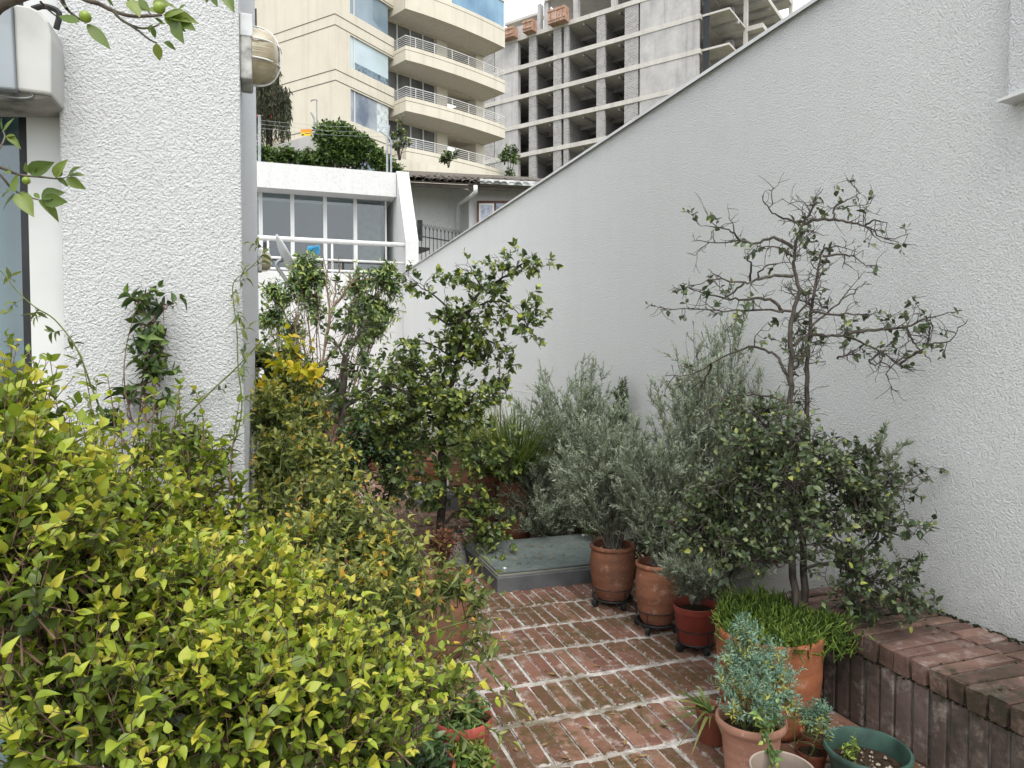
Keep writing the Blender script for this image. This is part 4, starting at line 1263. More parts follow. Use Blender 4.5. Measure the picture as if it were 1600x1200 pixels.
MB().tube([(.16*math.cos(q), .02, bp[2] + .12 + .12*math.sin(q)) for q in np.linspace(0, math.pi, 13)], .006, 6).build('handle', M['grey_metal'], bk_)
sp_ = floor_at(712, 880)
v, f = [], []
for i in range(7):
    for k in range(12):
        r = .085 * (1 - (i/6) ** 1.6) + .004; q = k/12*2*math.pi
        v.append((r*math.cos(q)*random.uniform(.88,1.12), r*math.sin(q)*random.uniform(.88,1.12), .24*i/6))
for i in range(6):
    for k in range(12): f.append((i*12+k, i*12+(k+1)%12, (i+1)*12+(k+1)%12, (i+1)*12+k))
st = MB().add(v, f).build('garden_stone', plain('granite', (.28, .28, .27), .9, 0, .2, .25, 60, .8), None, True); st.location = (sp_[0], sp_[1], 0)
tag(st, 'pointed grey granite stone standing beside the large skylight', 'stone')
ws = at(556, 1157, 1.75)
v = [p for p in []]
mbs = MB().lathe([(0.001, -.012), (.014, -.009), (.02, 0), (.016, .009), (0.001, .013)], 14)
wo = mbs.build('white_pebble', plain('white_stone', (.75, .74, .70), .7), None, True); wo.location = tuple(ws); wo.rotation_euler = (.5, .4, 0)
tag(wo, 'round white pebble caught among the golden bush stems', 'pebble')
# ================================================================ PLANTS
T_OV = _leaf_template(.62, .32, .20)
T_OV2 = _leaf_template(.50, .35, .30)
T_RND = _leaf_template(.66, .25, .15)
T_LAN = _leaf_template(.36, .30, .28)
T_SIM = _leaf_template(.55, .30, .2, False)
T_NDL = _needle_template(.23, .1)
T_BLD = _blade_template(.016, .5)

LM = {}
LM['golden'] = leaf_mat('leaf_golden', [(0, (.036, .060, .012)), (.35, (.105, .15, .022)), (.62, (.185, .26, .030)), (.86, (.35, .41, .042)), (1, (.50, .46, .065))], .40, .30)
LM['rambler'] = leaf_mat('leaf_rambler', [(0, (.045, .068, .022)), (.45, (.14, .18, .052)), (.78, (.27, .29, .07)), (.95, (.42, .39, .06)), (1, (.55, .32, .04))], .42, .30)
LM['glossy'] = leaf_mat('leaf_glossy', [(0, (0.023, 0.046, 0.017)), (.5, (0.065, 0.123, 0.035)), (.85, (0.145, 0.232, 0.065)), (1, (0.319, 0.377, 0.087))], .30, .20, .5)
LM['camellia'] = leaf_mat('leaf_camellia', [(0, (0.036, 0.060, 0.021)), (.5, (0.111, 0.163, 0.047)), (.85, (0.221, 0.286, 0.072)), (1, (0.416, 0.442, 0.078))], .34, .24, .5)
LM['olive'] = leaf_mat('leaf_olive', [(0, (0.034, 0.051, 0.025)), (.5, (0.086, 0.121, 0.055)), (.85, (0.172, 0.218, 0.098)), (1, (0.322, 0.345, 0.069))], .36, .22, .5)
LM['lavender'] = leaf_mat('leaf_lavender', [(0, (.16, .195, .135)), (.5, (.30, .35, .26)), (1, (.50, .55, .44))], .7, .3, .2)
LM['grass'] = leaf_mat('leaf_grass', [(0, (.04, .075, .018)), (.6, (.11, .17, .04)), (1, (.30, .32, .10))], .5, .3)
LM['succulent'] = leaf_mat('leaf_succulent', [(0, (.030, .060, .010)), (.5, (.085, .15, .022)), (1, (.23, .31, .05))], .45, .15)
LM['rue'] = leaf_mat('leaf_rue', [(0, (.09, .18, .13)), (.45, (.19, .31, .24)), (.75, (.30, .42, .31)), (.92, (.42, .45, .10)), (1, (.58, .50, .12))], .6, .25, .2)
LM['ivy'] = leaf_mat('leaf_ivy', [(0, (0.018, 0.037, 0.013)), (.5, (0.050, 0.094, 0.022)), (1, (0.125, 0.188, 0.037))], .45, .15)
LM['yellow'] = leaf_mat('leaf_yellow', [(0, (.34, .40, .03)), (.5, (.66, .60, .03)), (1, (.72, .50, .04))], .5, .35)
LM['fruit'] = leaf_mat('leaf_fruit', [(0, (.06, .10, .02)), (.6, (.12, .18, .035)), (1, (.22, .27, .05))], .38, .30)
LM['dry'] = leaf_mat('leaf_dry', [(0, (.10, .035, .025)), (1, (.28, .14, .08))], .8, .2, .1)
LM['weep'] = leaf_mat('leaf_weep', [(0, (0.036, 0.048, 0.026)), (.7, (0.102, 0.120, 0.066)), (.95, (0.168, 0.180, 0.096)), (1, (0.360, 0.060, 0.060))], .6, .2, .2)

def bush(name, label, base, blobs, n, per, size, tpl, lmat, twig=TWIG_BROWN, seed=1, length=(.10, .20), n_single=0, tone=(.25, .8), cat='plant', stem_r=.008, shell=.4, up=.5, sticks=.35, bend=.22, group=None, spread=1.0, flat=.6, opposite=True, tone_noise=.12, extra=None, k=4, sizevar=.25, flatten=1.0):
    r = np.random.default_rng(seed); base = np.asarray(base, float)
    o = thing(name, label, cat, base, 0, group)
    B, D, L, cc = fill_blobs(blobs, n, r, length, shell, up, flatten)
    S = sprigs(B, D, L, r, k, bend, up * .12)
    lv = Leaves(); leaves_on(lv, S, per, size, r, tone, spread, opposite=opposite, flat=flat, tone_noise=tone_noise, sizevar=sizevar)
    if extra: extra(lv, r)
    dress(o, lv, tpl, lmat, base, n_single)
    tw = sprig_polys(S, .0022 if stem_r > .004 else .0012, .0007)
    for i in np.nonzero(r.uniform(0, 1, n) < sticks)[0]:
        c = cc[i] + (base - cc[i]) * r.uniform(.0, .25) + r.normal(0, .02, 3)
        mid = (c + B[i]) / 2 + r.normal(0, .015, 3)
        tw.append((np.array([c, mid, B[i]]), np.array([.0035, .0028, .002])))
    limb_mesh('twigs', tw, twig, o, base, 4, True)
    st = []
    for c, rad, *_ in blobs:
        b0 = base + r.normal(0, .03, 3) * np.array([1, 1, 0])
        top = c + np.array([0, 0, rad * .3]); m1 = b0 + (top - b0) * .4 + r.normal(0, .04, 3); m2 = b0 + (top - b0) * .75 + r.normal(0, .04, 3)
        st.append((smooth_line([b0, m1, m2, top]), np.linspace(stem_r, stem_r * .35, 13)))
    limb_mesh('stem', st, twig, o, base, 6)
    return o

# ---- golden bush in the foreground (left and bottom)
gb_base = floor_at(330, 1700); gb_base = np.array([-.35, 1.75, 0])
G = [(20,670,1.55,78,.7),(15,860,1.25,70),(60,800,1.5,70),(70,880,1.35,60),(8,800,1.3,60),(25,940,1.22,60),(0,790,1.35,130),(110,745,1.9,62,.5),(170,830,1.85,100),(95,960,1.5,150),(240,900,1.95,90),(215,720,2.3,40,.35),(300,745,2.3,40,.35),(290,820,2.15,55),(345,835,2.25,40),
     (265,990,1.6,130),(375,960,1.85,85),(140,1120,1.35,160),(330,1110,1.45,140),(440,1020,1.75,85),(470,1130,1.55,120),(540,1040,1.8,60),(590,1090,1.75,60),(640,1085,1.8,42),(690,1075,1.85,28),(560,1175,1.6,70),(400,900,2.1,50),(450,950,2.0,50)]
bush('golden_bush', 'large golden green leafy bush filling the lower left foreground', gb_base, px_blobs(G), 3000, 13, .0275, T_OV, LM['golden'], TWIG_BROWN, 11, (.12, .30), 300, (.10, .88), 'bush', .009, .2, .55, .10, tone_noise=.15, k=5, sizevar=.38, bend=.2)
# tall loose shoots against the pillar
r = np.random.default_rng(3)
sh = [((165,800),(150,700),(140,620),(128,560)),((260,790),(262,730),(270,680),(282,600)),((300,800),(310,740),(318,660),(305,610)),((190,800),(180,720),(178,650),(168,590)),((60,700),(70,640),(60,585),(45,550)),((20,640),(14,590),(18,545),(10,525)),((110,760),(98,680),(90,640),(78,560)),((230,760),(236,690),(240,640),(243,600))]
for q in range(22):
    bx = r.uniform(50, 385); bt = r.uniform(745, 840); hh = r.uniform(70, 210) * (1 - .35 * abs(bx - 200) / 200); dx = r.normal(0, 22)
    sh.append(((bx, bt), (bx + dx * .2, bt - hh * .35), (bx + dx * .55, bt - hh * .7), (bx + dx, bt - hh)))
o = thing('golden_shoots', 'loose upright golden shoots rising against the white pillar', 'plant', at(200, 1000, 2.2))
b0 = np.array(o.location); S = np.array([px_line(s, 2.25, 2.3, 1) for s in sh]); lv = Leaves(); leaves_on(lv, S, 18, .036, r, (.25, .75), 1.05, .1, tone_noise=.1)
dress(o, lv, T_OV, LM['golden'], b0, 110); limb_mesh('stem', [(smooth_line(s), np.linspace(.0035, .0012, 13)) for s in S], TWIG_BROWN, o, b0, 5)

# ---- rambling bush behind it
R_ = [(425,660,3.6,42),(440,740,3.4,52),(420,820,3.2,48),(500,720,3.6,42),(510,800,3.3,58),(470,880,2.9,60),(560,850,3.0,58),(530,930,2.6,56),(600,900,2.9,55),(630,880,3.0,34),(632,945,2.75,36),(690,915,2.9,26),(722,912,2.9,18),(745,945,2.8,16),(600,980,2.5,50),(745,1000,2.7,18),(655,1055,2.5,20)]
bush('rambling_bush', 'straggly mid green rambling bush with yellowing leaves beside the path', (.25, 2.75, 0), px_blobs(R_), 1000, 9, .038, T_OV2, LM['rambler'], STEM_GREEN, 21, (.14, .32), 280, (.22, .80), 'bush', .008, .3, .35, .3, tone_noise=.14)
# arching canes of the bush reaching over skylight and path
r = np.random.default_rng(5)
cn = [(((640,960),(690,930),(730,890),(775,852)), 2.75), (((660,1060),(720,1062),(770,1080),(826,1120)), 2.35), (((640,1090),(720,1110),(760,1135),(800,1160)), 2.3), (((560,760),(600,800),(630,850),(650,900)), 3.0), (((640,1000),(740,970),(765,1000),(770,1040)), 2.7), (((600,800),(640,830),(660,880),(668,930)), 2.9),(((700,1130),(730,1160),(752,1185),(770,1205)),2.2),(((690,1050),(740,1030),(780,1060),(800,1075)),2.4)]
o = thing('arching_canes', 'thin green canes arching out over the brick path', 'plant', (.45, 2.4, 0)); b0 = np.array(o.location)
S = np.array([px_line(s, d, d - .1, 1) for s, d in cn]); lv = Leaves(); leaves_on(lv, S, 18, .042, r, (.25, .7), 1.0, .05, tone_noise=.12)
dress(o, lv, T_LAN, LM['rambler'], b0, 130); limb_mesh('stem', [(smooth_line(s), np.linspace(.004, .0015, 13)) for s in S], STEM_GREEN, o, b0, 5)

# thick cut stem leaning in the dark pot
p = [at(600,1215,2.05), at(622,1165,2.08), at(640,1135,2.1), at(644,1126,2.1)]
o = MB().tube(smooth_line([q - p[0] for q in p]), [.03]*5 + [.027]*5 + [.026]*3, 12).build('cut_stem', BARK_GREY, None, True); o.location = tuple(p[0])
tag(o, 'thick grey brown cut stem leaning near the bottom centre', 'stem')

# ---- climbers on the pillar
def cane(name, label, pts, d0, d1, per, size, tpl, mat, seed, rad=.0035, clusters=None, single=60, tone=(.25,.6)):
    r = np.random.default_rng(seed)
    ln = px_line(pts, d0, d1, 5); base = ln[0]
    o = thing(name, label, 'climber', base); lv = Leaves()
    ids = np.linspace(2, len(ln) - 2, per).astype(int)
    B = ln[ids]; T = nrmz(ln[np.minimum(ids + 1, len(ln) - 1)] - ln[ids])
    D = nrmz(T * .5 + r.normal(0, .8, (per, 3)) * np.array([1, .4, 1])); S = sprigs(B, D, r.uniform(.03, .07, per), r, 3, .2)
    leaves_on(lv, S, 5, size, r, tone, 1.1, .3, opposite=False, tone_noise=.1)
    dress(o, lv, tpl, mat, base, single)
    limb_mesh('stem', [(ln, np.linspace(rad, rad * .4, len(ln)))], STEM_GREEN, o, base, 6)
    limb_mesh('twigs', sprig_polys(S, .0012, .0006), STEM_GREEN, o, base, 4, True)
    return o
cane('climbing_cane', 'long green cane slanting up to the left window edge', [(162,700),(159,650),(141,599),(120,545),(86,500),(55,480),(27,455),(0,423),(-40,400)], 2.3, 2.3, 12, .034, T_LAN, LM['rambler'], 31)
cane('climbing_cane', 'straight green cane crossing the pillar diagonally up to right', [(270,672),(291,650),(324,617),(372,572),(420,521),(465,480)], 2.62, 2.86, 10, .034, T_LAN, LM['glossy'], 32, .0045)
cane('climbing_cane', 'bent cane climbing the right edge of pillar to the dish', [(336,737),(360,704),(372,671),(378,629),(372,575),(370,515),(364,465),(366,440),(385,424),(405,405),(422,385)], 2.68, 2.74, 15, .042, T_LAN, LM['rambler'], 33, .0035)
bush('dark_climber', 'small dark leaved climber clinging to middle of the pillar', at(232, 660, 2.62), px_blobs([(220,465,2.60,20,.6),(255,475,2.60,18,.6),(236,500,2.61,26,.6),(236,545,2.61,30),(238,585,2.60,28),(205,628,2.60,24,.7),(250,630,2.60,16,.5),(180,660,2.56,20,.6)]), 62, 6, .044, T_OV2, LM['ivy'], TWIG_BROWN, 34, (.04, .09), 150, (.3, .8), 'climber', .003, .1, .3, .6, flat=.1)
bush('dark_climber', 'second dark climber low on the pillar behind golden leaves', at(300, 760, 2.62), px_blobs([(300,700,2.62,30),(330,720,2.64,25),(290,740,2.6,30),(250,690,2.6,22)]), 60, 6, .042, T_OV2, LM['rambler'], TWIG_BROWN, 35, (.05, .1), 60, (.1, .5), 'climber', .003, .1, .3, .6, flat=.2)

# ---- fruit tree twigs at the top left
o = thing('fruit_tree', 'twigs of a small green fruited tree hanging in at upper left', 'tree', (-1.1, .9, 0)); b0 = np.array(o.location)
z3 = lambda l: [(x / 3.636, y / 3.636) for x, y in l]
z1 = lambda l: [(x / 3.333, y / 3.333 + 150) for x, y in l]
tw = [(z3([(380,-60),(490,0),(560,20),(640,60),(740,90),(850,90),(920,85)]), .0045), (z3([(640,60),(700,120),(800,160),(880,150),(910,130)]), .0025), (z3([(690,110),(780,170),(850,225),(890,242)]), .0022),
      (z3([(340,-40),(380,50),(440,100),(490,130)]), .003), (z3([(380,50),(350,10),(330,-20)]), .003), (z3([(800,-30),(790,0),(830,50),(860,85)]), .002), (z3([(230,10),(280,60),(330,100)]), .002),
      (z1([(-60,350),(0,370),(100,410),(200,420),(290,430)]), .003), (z1([(-60,380),(0,410),(60,480),(130,520),(200,540)]), .0026), (z1([(-20,300),(0,270),(25,215),(15,180)]), .002), (z1([(290,430),(340,425),(380,400)]), .0015)]
D_ = 1.25
limb_mesh('twigs', [(px_line(p, D_, D_ + .05, 4), np.linspace(rr, rr * .55, 4 * (len(p) - 1) + 1)) for p, rr in tw], BARK_GREY, o, b0, 6, True)
limb_mesh('trunk', [(smooth_line([b0, b0 + (.05, .1, 1.2), at(-160, 150, 1.2), at(-80, 120, 1.22), at(-20, 20, 1.24), at(40, -10, 1.25), at(105, -16, 1.25)]), np.linspace(.035, .006, 25))], BARK_GREY, o, b0, 8)
limb_mesh('limb', [(smooth_line([at(-80, 120, 1.22), at(-60, 200, 1.23), at(-25, 245, 1.24), at(-18, 258, 1.25)]), np.linspace(.012, .004, 13))], BARK_GREY, o, b0, 8)
LF = [(453,125,330,88,.5),(495,135,630,282,.42),(790,0,850,60,.5),(740,0,790,85,.4),(865,30,1000,10,.5),(900,70,780,40,.4),(930,85,1050,60,.55),(935,95,1050,165,.45),(960,90,1100,100,.4),(985,100,1030,240,.35),(1000,105,1105,165,.35),(880,60,960,30,.6),
      (890,245,905,350,.42),(930,240,1005,278,.45),(860,150,885,220,.4),(905,135,945,130,.4),(850,185,850,135,.5),(600,-20,650,40,.5),(640,-20,620,40,.5),(1180,-40,1170,20,.5),(1200,-40,1235,40,.5),(1270,-40,1325,45,.5),(820,40,790,60,.4),(880,100,940,140,.4),(1020,50,1055,20,.5),(720,-30,740,30,.5)]
LF1 = [(15,180,75,110,.6),(10,175,5,110,.5),(40,205,100,260,.5),(30,210,75,200,.5),(150,400,265,345,.5),(145,400,130,350,.4),(180,405,190,335,.5),(170,405,240,385,.45),(290,425,330,330,.4),(310,420,320,375,.6),(355,415,410,360,.6),(360,415,440,405,.4),(345,430,440,480,.35),(300,430,355,465,.4),(180,505,205,535,.5),(215,530,320,490,.5),(225,540,340,550,.35),(200,540,320,640,.3),(95,510,165,605,.5),(75,505,10,595,.55),(60,490,0,515,.5),(80,500,75,400,.35),(100,505,170,520,.4),(60,400,20,365,.4)]
def pix_leaves(lst, conv, d, seed):
    r = np.random.default_rng(seed); P, A, N, S, T, W = [], [], [], [], [], []
    for x0, y0, x1, y1, w in lst:
        (a, b), = conv([(x0, y0)]); (c, e), = conv([(x1, y1)])
        p0 = at(a, b, d); p1 = at(c, e, d + r.uniform(-.02, .02)); ax_ = p1 - p0; s = np.linalg.norm(ax_)
        P.append(p0); A.append(ax_ / s); N.append(nrmz(np.array([0, 0, .35]) - _F * r.uniform(.6, 1.2) + r.normal(0, .3, 3))); S.append(s); T.append(r.uniform(.2, .85))
    return [np.array(q) for q in (P, A, N, S, T)]
a_ = pix_leaves(LF, z3, D_, 1); b_ = pix_leaves(LF1, z1, D_, 2)
dress(o, [np.concatenate([i, j]) for i, j in zip(a_, b_)], _leaf_template(.50, .25, .12), LM['fruit'], b0, 300)
fm = plain('fruit_green', (.20, .28, .03), .35, 0, .5, .15, 30)
for (x, y, rp_) in ((485/3.636, 95/3.636, 9), (905/3.636, 45/3.636, 9), (137/3.333, 440/3.333 + 150, 6)):
    p = at(x, y, D_ - .005) - b0; rr = rp_ * D_ / FPX
    MB().lathe([(0.0002, -rr), (rr*.5, -rr*.87), (rr*.87, -rr*.5), (rr, 0), (rr*.87, rr*.5), (rr*.5, rr*.85), (0.0002, rr*.93)], 16, tuple(p)).build('fruit', fm, o, True)

# ---- twin-trunk tree in the big planter
def tree(name, label, base, limbs, seed, twig_n, leaf_per, size, tpl, lmat, bark, single, tone, twig_len=(.05, .14), dense=None, up=.35, twig_mat=None, spread=1.0, sub=0.5, tone_noise=.13, sec=0.25, blobs=None, nb=0):
    """limbs: [(world polyline, r0, r1, weight)]"""
    r = np.random.default_rng(seed); base = np.asarray(base, float)
    o = thing(name, label, 'tree', base)
    big = [l for l in limbs if l[1] >= .008]; small = [l for l in limbs if l[1] < .008]
    for ln, r0, r1, w in big: limb_mesh('trunk' if r0 > .011 else 'limb', [(ln, np.linspace(r0, r1, len(ln)))], bark, o, base, 9)
    if small: limb_mesh('branches', [(ln, np.linspace(r0, r1, len(ln))) for ln, r0, r1, w in small], bark, o, base, 6, True)
    lv = Leaves(); allS = []; sec_p = []
    for wgt in sorted(set(l[3] for l in limbs)):
        if wgt <= 0: continue
        lns = [l[0] for l in limbs if l[3] == wgt]
        n = int(twig_n * wgt)
        ns = int(n * sec)
        if ns:
            B, D, L = twigs_off(lns, ns, r, (twig_len[0] * 1.6, twig_len[1] * 1.7), .25, .9, up * .5, .8)
            S0 = sprigs(B, D, L, r, 6, .28, .02); sec_p += [(s, np.linspace(.0028, .0011, 6)) for s in S0]
            lns = lns + [s for s in S0] * 2
        B, D, L = twigs_off(lns, n, r, twig_len, .3, 1.0, up)
        S = sprigs(B, D, L, r, 4, .3, .03)
        m = int(n * sub)
        if m:
            B2, T2 = along(S[:m], r.uniform(.4, .9, m)); S2 = sprigs(B2, nrmz(T2 + r.normal(0, .8, (m, 3))), L[:m] * .6, r, 4, .3, .03)
            S = np.concatenate([S, S2])
        allS.append(S)
        pick = r.uniform(0, 1, len(S)) < (dense.get(wgt, 1) if dense else 1)
        if pick.any(): leaves_on(lv, S[pick], leaf_per, size, r, tone, spread, .45, opposite=False, tone_noise=tone_noise)
    if blobs:
        B, D, L, cc = fill_blobs(blobs, nb, r, (twig_len[0] * 1.3, twig_len[1] * 1.5), .1, up * .6)
        S = sprigs(B, D, L, r, 5, .3, .02); leaves_on(lv, S, leaf_per + 1, size, r, tone, spread, .3, opposite=False, tone_noise=tone_noise); allS.append(S)
        for i in range(0, nb, 3):
            m = (cc[i] + B[i]) / 2 + r.normal(0, .02, 3); sec_p.append((smooth_line([cc[i] + r.normal(0, .03, 3), m, B[i]], 3), np.linspace(.004, .0016, 7)))
    dress(o, lv, tpl, lmat, base, single)
    limb_mesh('twigs', sec_p + [q for S in allS for q in sprig_polys(S, .0016, .0007)], twig_mat or bark, o, base, 4, True)
    return o
u5 = lambda l: [(1000 + x / 3.077, 280 + y / 3.077) for x, y in l]
u6 = lambda l: [(1000 + x / 3.077, 620 + y / 3.077) for x, y in l]
TD = 3.10
r = np.random.default_rng(77)
def lim(p, r0, r1, w, d0=TD, dd=None):
    return (px_line(p, d0, d0 + (r.uniform(-.22, .22) if dd is None else dd), 4, .003, r), r0, r1, w)
limbs = [lim([(1243,945),(1238,860),(1236,780),(1235,700),(1234,650),(1236,589),(1234,527),(1240,488),(1248,455),(1242,420),(1242,387),(1257,345),(1278,316)], .0165, .004, .15, TD, 0),
         lim([(1257,940),(1255,860),(1258,800),(1262,720),(1262,663),(1260,589),(1265,527),(1268,481),(1276,436),(1284,400),(1289,381)], .0165, .003, .151, TD + .06, 0)]
up_l = [[(790,205),(720,200),(650,170),(600,115),(585,80)],[(790,215),(850,195),(930,195),(1010,210),(1080,225),(1160,280),(1245,305)],[(735,330),(640,280),(560,310),(480,295),(400,305),(250,298)],[(730,370),(680,340),(640,325),(565,320)],[(735,465),(650,465),(560,485),(500,500),(360,480),(240,525)],[(500,500),(440,550),(380,590)],[(725,635),(600,630),(460,632),(330,630),(110,620)],[(690,640),(640,590),(560,575),(480,580),(380,565),(300,545),(230,520)],[(740,670),(800,600),(850,530),(880,400)],[(820,715),(900,640),(970,580),(1040,530),(1090,490)],[(820,640),(960,650),(1080,650),(1160,660)],
        [(740,800),(800,755),(900,755),(1000,755),(1080,790),(1160,830),(1250,890),(1320,930)],[(1000,740),(1130,722),(1260,715),(1350,680),(1430,655),(1500,640)],[(1280,720),(1310,780),(1360,830),(1400,880)],[(740,915),(790,830),(800,770)],[(715,970),(680,880),(620,825),(540,805),(460,830),(340,885),(250,940),(120,945)],[(340,890),(320,950),(290,1000)],[(700,1065),(600,1045),(500,1035),(400,1060),(310,1150)],[(880,370),(960,360),(1020,370),(1090,420)],[(935,195),(935,140),(1000,100),(1065,65)],[(1080,225),(1130,200),(1190,210)],[(480,295),(440,250),(370,230)],[(530,490),(530,400),(500,370)],[(560,485),(600,420),(720,400)],[(1160,830),(1100,870),(1130,890),(1160,870),(1150,830)],[(1250,890),(1300,850),(1400,790),(1490,780),(1530,710)],[(1360,830),(1300,850),(1230,880),(1180,940)],[(950,860),(1000,840),(1060,800)]]
for p in up_l: limbs.append(lim(u5(p), (.0078 if len(p) > 5 else .0055), .0016, .35))
lo_l = [[(735,730),(860,800),(960,790),(1060,750),(1130,680),(1190,600)],[(780,830),(900,800),(1000,830),(1100,870),(1250,920),(1290,860)],[(720,560),(860,580),(900,550),(1000,530),(1100,450),(1200,400)],[(720,540),(600,470),(450,490),(330,560),(220,560)],[(740,800),(520,790),(400,800),(360,720),(330,640),(250,640),(150,610)],[(730,300),(640,260),(540,220),(480,200)],[(740,450),(850,380),(950,330),(1080,290)],[(720,650),(600,640),(480,700),(380,690)],[(1000,830),(1080,900),(1150,950),(1280,1040),(1400,1120),(1440,1150)],[(730,400),(620,380),(500,370),(400,420),(300,440)],[(740,350),(850,300),(900,240)],[(760,600),(900,640),(1050,640),(1180,640),(1310,600)],[(740,700),(640,760),(560,720),(440,620)],[(770,520),(900,460),(1020,420),(1200,430),(1320,420)],[(1100,870),(1000,950),(940,960)],[(740,250),(620,150),(560,100),(500,60)],[(1080,900),(1000,1000),(1080,1080),(1150,1090)]]
for p in lo_l: limbs.append(lim(u6(p), .0078 if len(p) > 5 else .006, .0016, 1.0))
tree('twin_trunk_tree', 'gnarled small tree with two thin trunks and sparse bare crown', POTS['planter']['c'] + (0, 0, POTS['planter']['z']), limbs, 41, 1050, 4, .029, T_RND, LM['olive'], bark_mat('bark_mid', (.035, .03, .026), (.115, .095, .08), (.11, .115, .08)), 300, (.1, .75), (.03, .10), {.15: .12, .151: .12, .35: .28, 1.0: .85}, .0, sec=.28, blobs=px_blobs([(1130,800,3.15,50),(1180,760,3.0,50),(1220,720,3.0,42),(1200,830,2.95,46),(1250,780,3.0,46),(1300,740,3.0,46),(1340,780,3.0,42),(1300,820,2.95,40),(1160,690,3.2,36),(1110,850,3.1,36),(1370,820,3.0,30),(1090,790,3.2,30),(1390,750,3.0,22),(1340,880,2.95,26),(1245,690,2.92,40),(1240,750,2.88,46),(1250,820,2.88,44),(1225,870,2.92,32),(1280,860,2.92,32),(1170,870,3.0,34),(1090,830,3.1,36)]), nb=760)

# ---- succulent cushion in the planter
def succulent():
    P = POTS['planter']; c = P['c'] + np.array([0, 0, P['z'] + .02]); r = np.random.default_rng(51)
    o = thing('succulent_cushion', 'bright green stubby succulent cushion spilling over the big planter', 'plant', c)
    n = 2300; a = r.uniform(0, 2*math.pi, n); rad = .195 * np.sqrt(r.uniform(0, 1, n))
    B = c + np.stack([rad * np.cos(a), rad * np.sin(a), r.uniform(-.03, .02, n) + .07 * np.clip((np.cos(a) * _F[0] + np.sin(a) * _F[1]) * rad / .195 + .2, 0, 1)], -1)
    rt2 = np.array([_R[0], _R[1], 0])
    m = 420; B[:m] = c + rt2 * r.uniform(.16, .27, (m, 1)) + np.array([0, 0, 1]) * r.uniform(-.07, .05, (m, 1)) + r.normal(0, .05, (m, 3)) * np.array([1, 1, .3])
    D = np.stack([np.cos(a) * rad * 2.4, np.sin(a) * rad * 2.4, np.full(n, .9)], -1) + r.normal(0, .4, (n, 3))
    D[:m] += rt2 * .5
    L = r.uniform(.035, .085, n); S = sprigs(B, D, L, r, 3, .35, .1)
    B2, T2 = along(S, r.uniform(.3, .8, n)); S2 = sprigs(B2, nrmz(T2 + r.normal(0, .55, (n, 3))), L * .5, r, 3, .2, .2)
    SS = np.concatenate([S, S2])
    polys = [(s, np.array([.0026, .0034, .0022])) for s in SS]
    V, Q = np_tubes(polys, 4); tone = np.repeat(np.clip(r.normal(.42, .25, len(SS)), 0, 1), 12) + np.tile(np.repeat([-.35, .0, .3], 4), len(SS))
    f = link('fleshy_stems', np_mesh('fleshy_stems', V - c, Q, LM['succulent'], tone), o); f['kind'] = 'stuff'
    hang = [(smooth_line([at(1300, 985, 2.95), at(1302, 1010, 2.93), at(1303, 1035, 2.93)]) - c, np.full(9, .002))]
    hv, hq = np_tubes(hang, 5); link('trailing_stem', np_mesh('trailing_stem', hv, hq, LM['succulent'], np.full(len(hv), .6)), o)
succulent()

